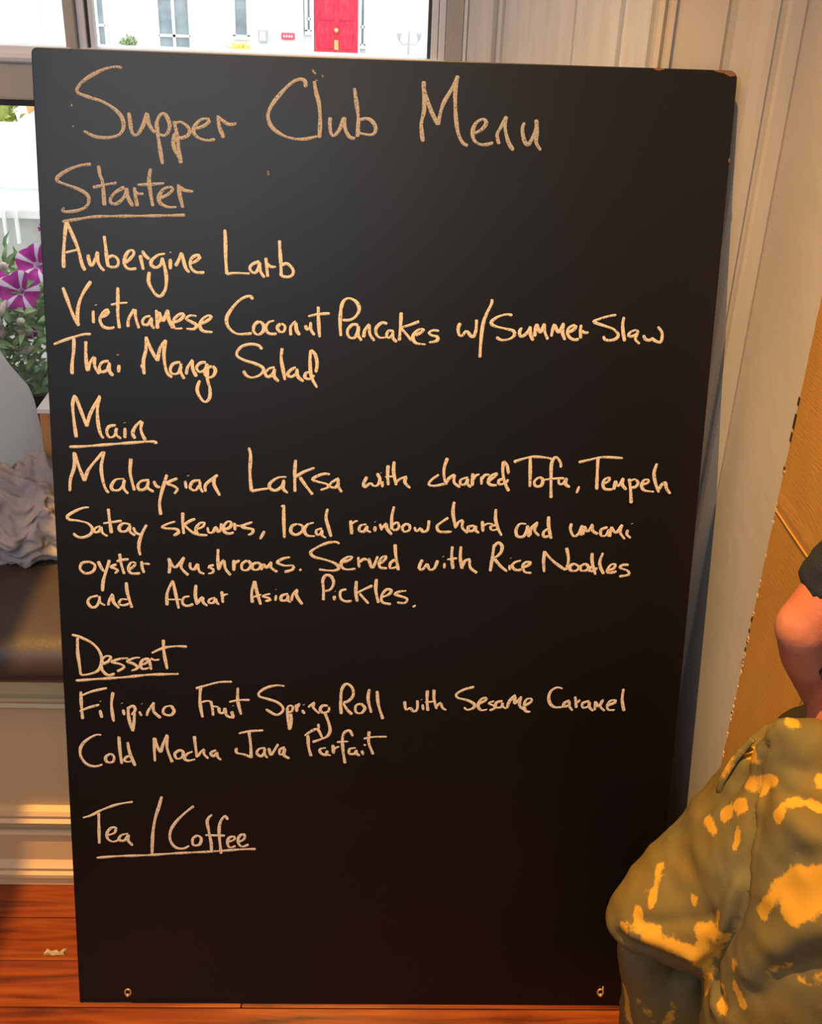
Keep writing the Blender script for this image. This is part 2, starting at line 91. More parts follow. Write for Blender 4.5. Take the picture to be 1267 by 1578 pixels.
#Java|B|2798,10370 2964,10328 3198,10309;2964,10332 2989,10572 2997,10803;2997,10793 2887,10744 2758,10712 2759,10625;3228,10619 3127,10640 3090,10721 3163,10771 3219,10689;3219,10629 3219,10729 3264,10799;3283,10618 3320,10758;3329,10748 3440,10545;3551,10604 3468,10645 3468,10736 3532,10705 3551,10624;3547,10634 3532,10745 3625,10804
#Parfait|B|3925,10381 3936,10586 3979,10757;3872,10393 3976,10312 4081,10277 4155,10423;4090,10175 4101,10265;4220,10605 4125,10629 4136,10698 4221,10731 4241,10650;4241,10650 4242,10719 4305,10741;4334,10546 4347,10706;4346,10638 4387,10598 4440,10579;4658,10393 4604,10292 4520,10327 4490,10441 4504,10670 4538,10876;4397,10500 4585,10485;4713,10598 4608,10622 4610,10703 4694,10701 4724,10632;4724,10632 4725,10701 4779,10735;4809,10642 4837,10722;4838,10539 4876,10550;4924,10298 4922,10503 4999,10709;4837,10432 5004,10399 5214,10392
#Tea|B|208,11924 349,11875 529,11774 785,11672 1039,11622;471,11831 465,12114 459,12398;613,12240 716,12196 744,12110 681,12097 602,12183 598,12297 684,12361 788,12323;944,12207 829,12237 788,12323 876,12336 943,12236;949,12222 940,12336 1013,12426
#slash|B|1517,11515 1466,11706 1397,11933 1351,12217 1328,12589
#Coffee|B|2042,11685 1895,11813 1738,11985 1645,12157 1641,12328 1727,12456 1855,12474 1953,12419;2090,12223 2012,12295 2023,12409 2125,12394 2153,12279 2085,12223;2339,11836 2260,11950 2283,12149 2318,12377 2320,12535;2599,11932 2554,11862 2477,11976 2453,12176 2482,12562;2218,12221 2550,12226;2600,12345 2703,12301 2703,12244 2626,12259 2587,12346 2624,12446 2727,12416;2779,12343 2869,12285 2870,12199 2793,12229 2766,12343 2830,12429 2945,12384
#underline|U|405,12663 751,12630 1263,12604 1776,12561 2290,12527 2803,12481 3060,12469
"""
TR_LOFTS = [
 ([(0.328,-0.262,0.485),(0.348,-0.260,0.502),(0.387,-0.257,0.523),(0.443,-0.255,0.533),(0.501,-0.258,0.570),(0.553,-0.265,0.642),(0.581,-0.275,0.729)],[0.024,0.045,0.074,0.105,0.13,0.14,0.135],26,(0, 0, 1)),
 ([(0.620,-0.285,0.536),(0.596,-0.285,0.674),(0.566,-0.285,0.779),(0.556,-0.285,0.830)],[0.13,0.125,0.105,0.088],28,(-1, 0, 0)),
 ([(0.370,-0.240,0.455),(0.379,-0.235,0.423),(0.404,-0.225,0.360),(0.420,-0.220,0.270),(0.446,-0.215,0.145),(0.45,-0.215,0.075)],[0.03,0.035,0.044,0.050,0.056,.058],20,(0, 1, 0)),
 ([(0.549,-0.340,0.799),(0.553,-0.350,0.696),(0.555,-0.360,0.574),(0.543,-0.370,0.455),(0.547,-0.375,0.318),(.60,-.375,.08)],[0.085,0.105,0.115,0.115,0.1,.075],26,(0, 1, 0)),
 ([(0.473,-0.285,0.865),(0.474,-0.280,0.814),(0.484,-0.275,0.727)],[0.009,0.02,0.04],14,(0, 1, 0)),
 ([(0.472,-0.285,0.863),(0.495,-0.290,0.842),(0.537,-0.290,0.815)],[0.011,0.03,0.048],18,(0, 0, 1)),
 ([(0.433,-0.235,0.399),(0.466,-0.220,0.299),(0.513,-0.210,0.169)],[0.035,0.06,0.07],18,(0, 1, 0)),
]
FOLDS = [
 ([(0.461,-0.288,0.830),(0.458,-0.292,0.793),(0.455,-0.306,0.758),(0.451,-0.327,0.730),(0.447,-0.346,0.696),(0.446,-0.363,0.668),(0.443,-0.366,0.632),(0.437,-0.361,0.584),(0.430,-0.353,0.544)],.0055,-.011),
 ([(0.462,-0.291,0.826),(0.461,-0.296,0.787),(0.456,-0.316,0.754),(0.453,-0.334,0.730),(0.448,-0.355,0.702)],.006,.004),
 ([(0.442,-0.349,0.667),(0.437,-0.350,0.646),(0.436,-0.356,0.616),(0.430,-0.353,0.578)],.012,.010),
 ([(0.345,-0.298,0.545),(0.384,-0.320,0.570),(0.412,-0.332,0.587),(0.423,-0.341,0.602)],.009,-.004),
 ([(0.341,-0.299,0.531),(0.377,-0.323,0.539),(0.407,-0.339,0.534)],.012,.009),
 ([(0.328,-0.289,0.510),(0.360,-0.313,0.515)],.009,-.005),
 ([(0.423,-0.239,0.684),(0.440,-0.259,0.729),(0.453,-0.267,0.771)],.012,-.006),
 ([(0.453,-0.412,0.588),(0.463,-0.419,0.634),(0.485,-0.431,0.684),(0.500,-0.438,0.706)],.022,.012),
 ([(0.458,-0.422,0.574),(0.472,-0.431,0.620),(0.498,-0.447,0.653)],.018,-.008),
 ([(0.462,-0.389,0.744),(0.478,-0.400,0.769),(0.494,-0.410,0.783)],.014,-.004),
 ([(0.427,-0.351,0.532),(0.434,-0.361,0.506),(0.437,-0.392,0.505)],.010,-.010),
 ([(0.432,-0.377,0.490),(0.440,-0.402,0.502)],.012,.006),
 ([(0.369,-0.270,0.598),(0.380,-0.300,0.592),(0.393,-0.317,0.587)],.03,-.006),
 ([(0.494,-0.309,0.816),(0.489,-0.349,0.802),(0.481,-0.392,0.794)],.025,.005),
]
SPOTS = [
 ((0.472,-0.229,0.771),(0.456,-0.276,0.805),.014,1.0),
 ((0.451,-0.279,0.768),(0.454,-0.286,0.774),.012,1.0),
 ((0.462,-0.301,0.774),(0.463,-0.299,0.783),.013,1.1),
 ((0.468,-0.303,0.792),(0.472,-0.312,0.798),.012,1.1),
 ((0.435,-0.278,0.714),(0.439,-0.283,0.723),.013,1.1),
 ((0.445,-0.290,0.738),(0.448,-0.294,0.744),.013,1.1),
 ((0.422,-0.260,0.686),(0.425,-0.279,0.690),.011,.8),
 ((0.443,-0.312,0.718),(0.439,-0.319,0.701),.009,.8),
 ((0.358,-0.294,0.572),(0.364,-0.276,0.592),.008,.9),
 ((0.364,-0.276,0.592),(0.374,-0.257,0.604),.009,.8),
 ((0.344,-0.294,0.549),(0.345,-0.288,0.558),.009,.9),
 ((0.334,-0.292,0.529),(0.364,-0.314,0.548),.013,1.0),
 ((0.357,-0.311,0.537),(0.406,-0.339,0.542),.016,1.2),
 ((0.420,-0.346,0.531),(0.423,-0.347,0.575),.020,1.1),
 ((0.412,-0.337,0.576),(0.432,-0.355,0.592),.015,1.1),
 ((0.482,-0.289,0.870),(0.489,-0.291,0.870),.011,1.0),
 ((0.488,-0.294,0.847),(0.490,-0.293,0.846),.009,.8),
 ((0.464,-0.356,0.785),(0.483,-0.354,0.798),.014,1.1),
 ((0.497,-0.357,0.803),(0.502,-0.363,0.803),.012,1.0),
 ((0.511,-0.336,0.820),(0.511,-0.342,0.821),.012,1.1),
 ((0.453,-0.395,0.674),(0.463,-0.402,0.717),.011,1.0),
 ((0.463,-0.402,0.717),(0.479,-0.411,0.746),.016,1.1),
 ((0.479,-0.411,0.746),(0.496,-0.418,0.760),.014,1.0),
 ((0.478,-0.421,0.708),(0.497,-0.426,0.740),.024,1.15),
 ((0.480,-0.418,0.728),(0.498,-0.429,0.730),.018,1.1),
 ((0.435,-0.375,0.515),(0.437,-0.392,0.505),.014,1.0),
 ((0.443,-0.398,0.551),(0.449,-0.413,0.540),.011,.9),
 ((0.441,-0.384,0.569),(0.444,-0.391,0.585),.009,.8),
 ((0.461,-0.420,0.606),(0.486,-0.440,0.641),.006,.6),
 ((0.429,-0.352,0.534),(0.432,-0.340,0.471),.011,.8),
 ((0.365,-0.235,0.347),(0.376,-0.246,0.286),.010,.8),
 ((0.422,-0.268,0.316),(0.428,-0.261,0.367),.011,.8),
 ((0.379,-0.259,0.350),(0.403,-0.268,0.316),.010,.5),
 ((0.403,-0.312,0.605),(0.403,-0.317,0.599),.007,.9),
 ((0.429,-0.346,0.619),(0.428,-0.348,0.603),.009,.9),
 ((0.471,-0.381,0.786),(0.494,-0.391,0.800),.006,.5),
 ((0.488,-0.412,0.762),(0.495,-0.415,0.769),.008,.5),
 ((0.503,-0.453,0.622),(0.508,-0.454,0.641),.010,.5),
 ((0.437,-0.348,0.651),(0.440,-0.358,0.634),.007,.7),
 ((0.490,-0.446,0.623),(0.493,-0.448,0.624),.007,.8),
]
STRIPS = [
 ('pocket_edge', [(0.464,-0.235,0.801),(0.448,-0.235,0.772),(0.437,-0.235,0.735),(0.435,-0.235,0.711),(0.44,-0.235,0.702)], [(0.467,-0.242,0.80),(0.453,-0.242,0.771),(0.442,-0.242,0.737),(0.440,-0.242,0.718),(0.442,-0.242,0.711)]),
 ('pocket_lining', [(0.463,-0.232,0.788),(0.448,-0.232,0.76),(0.440,-0.232,0.725),(0.443,-0.232,0.704)], [(0.480,-0.222,0.767),(0.477,-0.222,0.74),(0.471,-0.222,0.713),(0.464,-0.222,0.689)]),
]
ARM = dict(sh=(.70,-.20,1.25), el=(.499,-.235,.963), wr=(.618,-.15,.757), sl=(.536,-.222,.985), sw=1.0, er=.036)
SHOES = [(.45,-.215,0),(.60,-.375,0)]
FLOWERS = [((-.93,.90,.98),(.2,-1,.4),.04),((-1.08,.91,1.01),(-.1,-1,.5),.038),((-.50,.91,1.0),(.1,-1,.5),.04),((-.705,.93,1.035),(-.1,-1,.5),.042),((-.735,.905,.985),(.1,-1,.35),.042),((-.80,.91,1.0),(.3,-1,.5),.042),((-.70,1.0,1.09),(0,-1,.3),.012),((-.725,.90,.90),(.2,-1,-.3),.016)]
BUDS = [((-.76,.89,.97),(-.2,-.6,-.5),.04),((-.74,.89,.93),(.3,-.6,.1),.04),((-.715,.89,.90),(-.5,-.5,.3),.035),((-.78,.89,.93),(.2,-.4,-.8),.04),((-.70,.885,.88),(-.5,-.5,-.2),.035),((-.745,.88,.865),(.6,-.4,.1),.03),((-.77,.9,1.03),(.6,-.4,.4),.03)]
HOOKS = [(.0842,1.5243),(.9074,1.519)]

# ---------------------------------------------------------------- helpers
def lin(r, g, b): return tuple(((c/255)/12.92 if c/255 <= .04045 else ((c/255+.055)/1.055)**2.4) for c in (r, g, b))
def mat(name, col, rough=.6, col2=None, scale=8, stretch=(1,1,1), bump=0, bscale=60, spec=.4, detail=4, bstretch=(1,1,1), metal=0, lo=.35, hi=.65, coat=0):
    m = bpy.data.materials.new(name); m.use_nodes = True; t = m.node_tree; n = t.nodes; l = t.links
    b = n['Principled BSDF']; b.inputs['Base Color'].default_value = (*col, 1); b.inputs['Roughness'].default_value = rough
    b.inputs['Specular IOR Level'].default_value = spec; b.inputs['Metallic'].default_value = metal
    b.inputs['Coat Weight'].default_value = coat
    tc = n.new('ShaderNodeTexCoord')
    if col2:
        mp = n.new('ShaderNodeMapping'); mp.inputs['Scale'].default_value = stretch; l.new(tc.outputs['Object'], mp.inputs[0])
        nz = n.new('ShaderNodeTexNoise'); nz.inputs['Scale'].default_value = scale; nz.inputs['Detail'].default_value = detail; l.new(mp.outputs[0], nz.inputs['Vector'])
        cr = n.new('ShaderNodeValToRGB'); cr.color_ramp.elements[0].position = lo; cr.color_ramp.elements[1].position = hi
        cr.color_ramp.elements[0].color = (*col, 1); cr.color_ramp.elements[1].color = (*col2, 1)
        l.new(nz.outputs['Fac'], cr.inputs[0]); l.new(cr.outputs[0], b.inputs['Base Color'])
    if bump:
        mp = n.new('ShaderNodeMapping'); mp.inputs['Scale'].default_value = bstretch; l.new(tc.outputs['Object'], mp.inputs[0])
        nz = n.new('ShaderNodeTexNoise'); nz.inputs['Scale'].default_value = bscale; nz.inputs['Detail'].default_value = 5; l.new(mp.outputs[0], nz.inputs['Vector'])
        bp = n.new('ShaderNodeBump'); bp.inputs['Strength'].default_value = bump; bp.inputs['Distance'].default_value = .004
        l.new(nz.outputs['Fac'], bp.inputs['Height']); l.new(bp.outputs[0], b.inputs['Normal'])
    return m
def tag(o, label=None, cat=None, group=None, kind=None):
    if label: o['label'] = label
    if cat: o['category'] = cat
    if group: o['group'] = group
    if kind: o['kind'] = kind
    return o
def empty(name, loc, label, cat, group=None):
    o = bpy.data.objects.new(name, None); COL.objects.link(o); o.location = loc; o.empty_display_size = .05
    return tag(o, label, cat, group)
def mesh(name, verts, faces, mt, parent=None, smooth=False):
    """verts are in world coordinates; the object keeps them relative to its parent's location"""
    me = bpy.data.meshes.new(name); off = world_off(parent)
    me.from_pydata([tuple(Vector(v) - off) for v in verts], [], faces); me.update()
    o = bpy.data.objects.new(name, me); COL.objects.link(o); o.parent = parent
    for x in (mt if isinstance(mt, (list, tuple)) else [mt]): me.materials.append(x)
    if smooth:
        for p in me.polygons: p.use_smooth = True
    return o
def world_off(p):
    v = Vector((0, 0, 0))
    while p: v += p.location; p = p.parent
    return v
def from_bm(name, bm, mt, parent=None, smooth=False):
    off = world_off(parent)
    bmesh.ops.recalc_face_normals(bm, faces=bm.faces)
    for v in bm.verts: v.co -= off
    me = bpy.data.meshes.new(name); bm.to_mesh(me); bm.free()
    o = bpy.data.objects.new(name, me); COL.objects.link(o); o.parent = parent
    for x in (mt if isinstance(mt, (list, tuple)) else [mt]): me.materials.append(x)
    if smooth:
        for p in me.polygons: p.use_smooth = True
    return o
def add_box(bm, a, b, bev=0, rz=0, c=None, M=None):
    a, b = Vector(a), Vector(b); ce = (a+b)/2; s = b-a
    r = bmesh.ops.create_cube(bm, size=1.0); vs = r['verts']
    for v in vs: v.co = Vector((v.co.x*s.x, v.co.y*s.y, v.co.z*s.z)) + ce
    if bev:
        es = list({e for v in vs for e in v.link_edges})
        rr = bmesh.ops.bevel(bm, geom=es, offset=bev, segments=2, affect='EDGES', profile=.6); vs = list({v for f in rr['faces'] for v in f.verts} | {v for v in vs if v.is_valid})
    if M:
        for v in vs: v.co = M @ v.co
    return vs
def box(name, a, b, mt, parent=None, bev=0, M=None):
    bm = bmesh.new(); add_box(bm, a, b, bev, M=M); return from_bm(name, bm, mt, parent)
def prism(name, poly, z0, z1, mt, parent=None, kind=None):
    n = len(poly); v = [(x, y, z0) for x, y in poly] + [(x, y, z1) for x, y in poly]
    f = [tuple(range(n))[::-1], tuple(range(n, 2*n))] + [(i, (i+1) % n, n+(i+1) % n, n+i) for i in range(n)]
    bm = bmesh.new(); vs = [bm.verts.new(q) for q in v]
    for q in f: bm.faces.new([vs[i] for i in q])
    o = from_bm(name, bm, mt, parent)
    if kind: o['kind'] = kind
    return o
def profx(name, poly, x0, x1, mt, parent=None):
    """profile in (y,z) extruded along x"""
    n = len(poly); bm = bmesh.new(); vs = [bm.verts.new((x0, y, z)) for y, z in poly] + [bm.verts.new((x1, y, z)) for y, z in poly]
    for q in [tuple(range(n)), tuple(range(n, 2*n))[::-1]] + [(i, n+i, n+(i+1) % n, (i+1) % n) for i in range(n)]: bm.faces.new([vs[i] for i in q])
    return from_bm(name, bm, mt, parent)
def catmull(pts, step):
    P = [pts[0]] + list(pts) + [pts[-1]]; out = []
    for i in range(1, len(P)-2):
        p0, p1, p2, p3 = [Vector(q) for q in P[i-1:i+3]]
        k = max(1, int((p2-p1).length/step))
        for j in range(k):
            t = j/k
            out.append(.5*((2*p1)+(-p0+p2)*t+(2*p0-5*p1+4*p2-p3)*t*t+(-p0+3*p1-3*p2+p3)*t*t*t))
    out.append(Vector(P[-1])); return out
def add_loft(bm, pts, rad, seg=20, up=(0, 0, 1), cap=True):
    """closed tube through pts; rad = list of r or (ra, rb)"""
    pts = [Vector(q) for q in pts]; rings = []; n = len(pts)
    for i, q in enumerate(pts):
        d = (pts[min(i+1, n-1)] - pts[max(i-1, 0)]).normalized()
        a = d.cross(Vector(up));
        if a.length < 1e-3: a = d.cross(Vector((0, 1, 0)))
        a.normalize(); b = a.cross(d).normalized()
        ra, rb = rad[i] if isinstance(rad[i], (tuple, list)) else (rad[i], rad[i])
        rings.append([bm.verts.new(q + a*ra*math.cos(t*2*math.pi/seg) + b*rb*math.sin(t*2*math.pi/seg)) for t in range(seg)])
    for i in range(n-1):
        for t in range(seg): bm.faces.new((rings[i][t], rings[i][(t+1) % seg], rings[i+1][(t+1) % seg], rings[i+1][t]))
    if cap: bm.faces.new(rings[0][::-1]); bm.faces.new(rings[-1])
def add_ball(bm, c, r, sc=(1, 1, 1), sub=3):
    rr = bmesh.ops.create_icosphere(bm, subdivisions=sub, radius=1.0)
    for v in rr['verts']: v.co = Vector((v.co.x*r*sc[0], v.co.y*r*sc[1], v.co.z*r*sc[2])) + Vector(c)
def add_disc(bm, c, r, n, seg=12):
    n = Vector(n).normalized(); a = n.orthogonal().normalized(); b = n.cross(a)
    return bm.faces.new([bm.verts.new(Vector(c)+a*r*math.cos(t*2*math.pi/seg)+b*r*math.sin(t*2*math.pi/seg)) for t in range(seg)])
def lathe(name, prof, c, mt, parent=None, seg=40):
    bm = bmesh.new(); rings = []
    for r, z in prof: rings.append([bm.verts.new((c[0]+r*math.cos(t*2*math.pi/seg), c[1]+r*math.sin(t*2*math.pi/seg), z)) for t in range(seg)])
    for i in range(len(prof)-1):
        for t in range(seg): bm.faces.new((rings[i][t], rings[i][(t+1) % seg], rings[i+1][(t+1) % seg], rings[i+1][t]))
    bm.faces.new(rings[0]); bm.faces.new(rings[-1])
    return from_bm(name, bm, mt, parent, True)
def remeshed(bm, voxel, smooth=6, fac=.5):
    bmesh.ops.recalc_face_normals(bm, faces=bm.faces)
    me = bpy.data.meshes.new('tmp'); bm.to_mesh(me); bm.free(); o = bpy.data.objects.new('tmp', me); COL.objects.link(o)
    md = o.modifiers.new('r', 'REMESH'); md.mode = 'VOXEL'; md.voxel_size = voxel
    sm = o.modifiers.new('s', 'SMOOTH'); sm.iterations = smooth; sm.factor = fac
    dg = bpy.context.evaluated_depsgraph_get(); me2 = bpy.data.meshes.new_from_object(o.evaluated_get(dg))
    bpy.data.objects.remove(o); bpy.data.meshes.remove(me)
    b2 = bmesh.new(); b2.from_mesh(me2); bpy.data.meshes.remove(me2); b2.normal_update(); return b2
def strip_stroke(bm, pts, wf, place, h0=.0002, h1=.0006):
    """chalk stroke: three verts across, raised in the middle"""
    n = len(pts); prev = None
    for i, q in enumerate(pts):
        d = (pts[min(i+1, n-1)] - pts[max(i-1, 0)]); d = d.normalized() if d.length > 1e-9 else Vector((1, 0)); nn = Vector((-d.y, d.x)); hw = wf(i, n)
        row = [bm.verts.new(place(q+nn*hw, h0)), bm.verts.new(place(q, h1)), bm.verts.new(place(q-nn*hw, h0))]
        if prev:
            bm.faces.new((prev[0], prev[1], row[1], row[0])); bm.faces.new((prev[1], prev[2], row[2], row[1]))
        prev = row

# ---------------------------------------------------------------- materials
M_paint = mat('cream_gloss_paint', (.52, .465, .39), .42, (.47, .42, .35), 5, bump=.15, bscale=14, bstretch=(6, 6, .6))
M_plaster = mat('white_plaster', (.54, .51, .48), .75, (.48, .46, .43), 3, bump=.25, bscale=30)
M_shutter = mat('white_shutter_paint', (.70, .69, .66), .45, (.62, .61, .58), 6, (10, 10, 1), bump=.3, bscale=20, bstretch=(8, 8, .5))
M_bench = mat('bench_paint', (.76, .53, .28), .40, (.70, .48, .25), 4, bump=.12, bscale=20)
M_ceil = mat('ceiling_white', (.75, .73, .70), .9, (.7, .68, .65), 2)
M_leather = mat('brown_leather', (.055, .038, .030), .46, (.07, .052, .040), 9, bump=.15, bscale=180, spec=.42)
M_board = mat('blackboard_paint', (.0014, .0011, .0010), .40, (.0020, .0017, .0016), 5, bump=.02, bscale=120, spec=.42, lo=.3, hi=.75)
M_mdf = mat('bare_brown_mdf', (.20, .10, .045), .8, (.14, .07, .03), 60, bump=.4, bscale=200)
M_brass = mat('aged_brass', (.75, .48, .22), .35, (.6, .35, .15), 60, metal=.7)
M_card = mat('tan_cardboard', (.50, .265, .06), .7, (.43, .22, .05), 4, (1, 3, 1), bump=.2, bscale=40, bstretch=(1, 1, 9))
M_paper = mat('torn_paper_edge', (.70, .52, .30), .9, (.5, .35, .18), 80)
M_oak = mat('orange_wood', (.60, .29, .11), .5, (.48, .21, .07), 10, (8, 8, 1), bump=.1)
M_white = mat('white_plastic', (.80, .84, .86), .28, (.77, .81, .83), 2)
def translucent_plastic():
    m = mat('translucent_white_plastic', (.84, .88, .90), .3, (.80, .84, .87), 2); t = m.node_tree; n = t.nodes; l = t.links
    tr = n.new('ShaderNodeBsdfTranslucent'); tr.inputs[0].default_value = (.95, .98, 1.0, 1); mx = n.new('ShaderNodeMixShader'); mx.inputs[0].default_value = .75
    out = [x for x in n if x.type == 'OUTPUT_MATERIAL'][0]; l.new(n['Principled BSDF'].outputs[0], mx.inputs[1]); l.new(tr.outputs[0], mx.inputs[2]); l.new(mx.outputs[0], out.inputs[0]); return m
M_jug = translucent_plastic()
M_whitetop = mat('white_laminate', (.85, .85, .84), .4, (.8, .8, .8), 5)
M_teal = mat('teal_plastic', (.01, .22, .24), .4, (.01, .18, .2), 6)
M_cloth = mat('crumpled_grey_cloth', (.31, .29, .33), .9, (.50, .42, .38), 14, bump=.5, bscale=90)
M_navy = mat('navy_knit', (.007, .010, .020), .9, (.012, .016, .028), 30, bump=.5, bscale=240)
M_skin = mat('skin', (.46, .145, .078), .5, (.50, .20, .125), 12, bump=.15, bscale=160)
M_hair = mat('brown_hair', (.05, .03, .02), .6, (.08, .05, .03), 40, (1, 1, 8), bump=.6, bscale=200)
M_shoe = mat('black_canvas', (.03, .03, .03), .7, (.05, .05, .05), 40, bump=.2)
M_sole = mat('white_rubber', (.7, .7, .66), .6, (.6, .6, .56), 20)
M_render = mat('white_render', (.80, .80, .77), .85, (.74, .74, .71), 1.2, bump=.1, bscale=10)
M_cream = mat('cream_render', (.70, .70, .66), .85, (.66, .66, .62), 1.2)
M_redp = mat('red_door_paint', (.62, .015, .045), .4, (.75, .06, .10), 9, (3, 3, 1), lo=.45, hi=.75)
M_glassd = mat('dark_window_glass', (.20, .24, .26), .15, (.32, .36, .38), 3)
M_pink = mat('pink_red_sign', (.75, .08, .13), .5, (.7, .07, .12), 9)
M_stone = mat('grey_stone', (.40, .39, .36), .8, (.5, .49, .46), 6)
M_road = mat('pale_asphalt', (.42, .42, .42), .9, (.48, .48, .48), 4, bump=.2)
M_brick = mat('orange_brick_gable', (.55, .30, .10), .85, (.45, .22, .07), 9)
M_hedge = mat('hedge_green', (.20, .26, .04), .8, (.34, .38, .08), 6)
M_leaf = mat('petunia_leaf', (.10, .19, .05), .55, (.34, .42, .20), 26, spec=.4)
M_bud = mat('pale_bud', (.50, .48, .30), .6, (.55, .30, .38), 40)
M_mag = mat('magenta_petal', (.55, .005, .33), .5, (.42, .004, .25), 60)
M_star = mat('white_petal_stripe', (.85, .62, .80), .5, (.9, .75, .86), 40)
M_black = mat('black_planter', (.006, .007, .008), .8, (.01, .011, .012), 9, spec=.15)
M_blue = mat('blue_car_paint', (.16, .26, .42), .3, (.2, .3, .46), 3)
M_yel = mat('yellow_flowers', (.85, .65, .05), .7, (.7, .6, .2), 12)
M_terra = mat('dark_metal', (.06, .06, .06), .5, (.1, .1, .1), 12)
M_gap = mat('dark_gap', (.02, .014, .01), .9, (.03, .02, .014), 12)

def floor_mat():
    m = bpy.data.materials.new('orange_varnished_wood'); m.use_nodes = True; t = m.node_tree; n = t.nodes; l = t.links; b = n['Principled BSDF']
    tc = n.new('ShaderNodeTexCoord'); mp = n.new('ShaderNodeMapping'); mp.inputs['Scale'].default_value = (1.2, 16, 4); l.new(tc.outputs['Object'], mp.inputs[0])
    oi = n.new('ShaderNodeObjectInfo')
    nz = n.new('ShaderNodeTexNoise'); nz.noise_dimensions = '4D'; nz.inputs['Scale'].default_value = 3.2; nz.inputs['Detail'].default_value = 8; nz.inputs['Distortion'].default_value = 1.0
    l.new(mp.outputs[0], nz.inputs['Vector']); mu = n.new('ShaderNodeMath'); mu.operation = 'MULTIPLY'; mu.inputs[1].default_value = 40; l.new(oi.outputs['Random'], mu.inputs[0]); l.new(mu.outputs[0], nz.inputs['W'])
    cr = n.new('ShaderNodeValToRGB'); e = cr.color_ramp.elements
    e[0].position = .30; e[0].color = (.06, .012, .004, 1); e[1].position = .70; e[1].color = (.32, .078, .010, 1)
    k = e.new(.48); k.color = (.21, .038, .006, 1)
    l.new(nz.outputs['Fac'], cr.inputs[0]); l.new(cr.outputs[0], b.inputs['Base Color'])
    b.inputs['Roughness'].default_value = .30; b.inputs['Coat Weight'].default_value = .15
    bp = n.new('ShaderNodeBump'); bp.inputs['Strength'].default_value = .15; bp.inputs['Distance'].default_value = .002; l.new(nz.outputs['Fac'], bp.inputs['Height']); l.new(bp.outputs[0], b.inputs['Normal'])
    return m
M_floor = floor_mat()
def glass_mat():
    m = bpy.data.materials.new('window_glass'); m.use_nodes = True; t = m.node_tree; n = t.nodes; l = t.links
    for x in list(n):
        if x.type != 'OUTPUT_MATERIAL': n.remove(x)
    out = [x for x in n if x.type == 'OUTPUT_MATERIAL'][0]
    tr = n.new('ShaderNodeBsdfTransparent'); tr.inputs[0].default_value = (.96, .98, .97, 1)
    gl = n.new('ShaderNodeBsdfGlossy'); gl.inputs['Roughness'].default_value = .02
    lw = n.new('ShaderNodeFresnel'); lw.inputs['IOR'].default_value = 1.45; mx = n.new('ShaderNodeMixShader')
    l.new(lw.outputs[0], mx.inputs[0]); l.new(tr.outputs[0], mx.inputs[1]); l.new(gl.outputs[0], mx.inputs[2]); l.new(mx.outputs[0], out.inputs[0])
    return m
M_glass = glass_mat()
def chalk_mat(name, col, thr):
    m = bpy.data.materials.new(name); m.use_nodes = True; t = m.node_tree; n = t.nodes; l = t.links; b = n['Principled BSDF']
    b.inputs['Base Color'].default_value = (*col, 1); b.inputs['Roughness'].default_value = .95; b.inputs['Specular IOR Level'].default_value = .1
    tc = n.new('ShaderNodeTexCoord'); nz = n.new('ShaderNodeTexNoise'); nz.inputs['Scale'].default_value = 420; nz.inputs['Detail'].default_value = 3; l.new(tc.outputs['Object'], nz.inputs['Vector'])
    cr = n.new('ShaderNodeValToRGB'); cr.color_ramp.elements[0].position = thr-.1; cr.color_ramp.elements[1].position = thr+.06; cr.color_ramp.elements[0].color = (.25, .25, .25, 1)
    l.new(nz.outputs['Fac'], cr.inputs[0]); l.new(cr.outputs[0], b.inputs['Alpha'])
    return m
M_chalk = chalk_mat('white_chalk', (.57, .50, .44), .40)
M_chalk_dimlit = chalk_mat('dim_lit_chalk', (.30, .285, .30), .41)  # slightly sparser grain; colour greyed to paint in the dim light on the title
M_smudge = chalk_mat('faint_chalk', (.30, .27, .27), .52)

# ---------------------------------------------------------------- setting: floor, walls, ceiling
rnd = random.Random(4)
fl = box('floor', (-2.3, -3.4, -.06), (2.3, .9, -.021), M_gap); fl['kind'] = 'structure'
y = .283; row = 0
while y > -3.3:
    y0 = y - .097; x = -2.25 - rnd.random()*.8
    if row == 1: x = -2.9
    if row == 3: x = -2.75
    first = row < 4
    while x < 2.25:
        L = rnd.uniform(1.9, 2.9)
        a, b = max(x, -2.25), min(x+L, 2.25)
        if b - a > .05: box('floorboard', (a+.0008, y0+.0010, -.02), (b-.0008, y-.0010, rnd.uniform(-.0006, 0.0)), M_floor, fl, bev=.0012)
        x += L
    y = y0; row += 1
# walls
def struct(o): o['kind'] = 'structure'; return o
struct(box('wall_left', (-2.35, -3.4, 0), (-2.25, .9, 3.8), M_plaster))
struct(box('wall_back', (-2.35, -3.4, 0), (2.35, -3.3, 3.8), M_plaster))
struct(box('wall_far_right', (2.25, -3.3, 0), (2.35, -.11, 3.8), M_plaster))
struct(box('ceiling', (-2.35, -3.4, 3.8), (2.35, 1.0, 3.9), M_ceil))
# deep chimney breast on the right; its flank is the white plaster wall behind the person
bm = bmesh.new(); add_box(bm, (.585, -.108, 0), (2.35, .87, 3.8), bev=.006); struct(from_bm('wall_right', bm, M_plaster))
struct(prism('wall_front', [(.155, .87), (.155, .745), (.40, .458), (.40, .425), (.5845, .425), (.5845, .87)], 0, 3.8, M_plaster))
struct(box('wall_front_sill', (-2.25, .79, 0), (.155, .90, .655), M_plaster))
struct(box('wall_front_lintel', (-2.25, .79, 2.5), (.155, .90, 3.8), M_plaster))
struct(box('wall_front_pier', (-2.25, .79, .655), (-1.75, .90, 2.5), M_plaster))
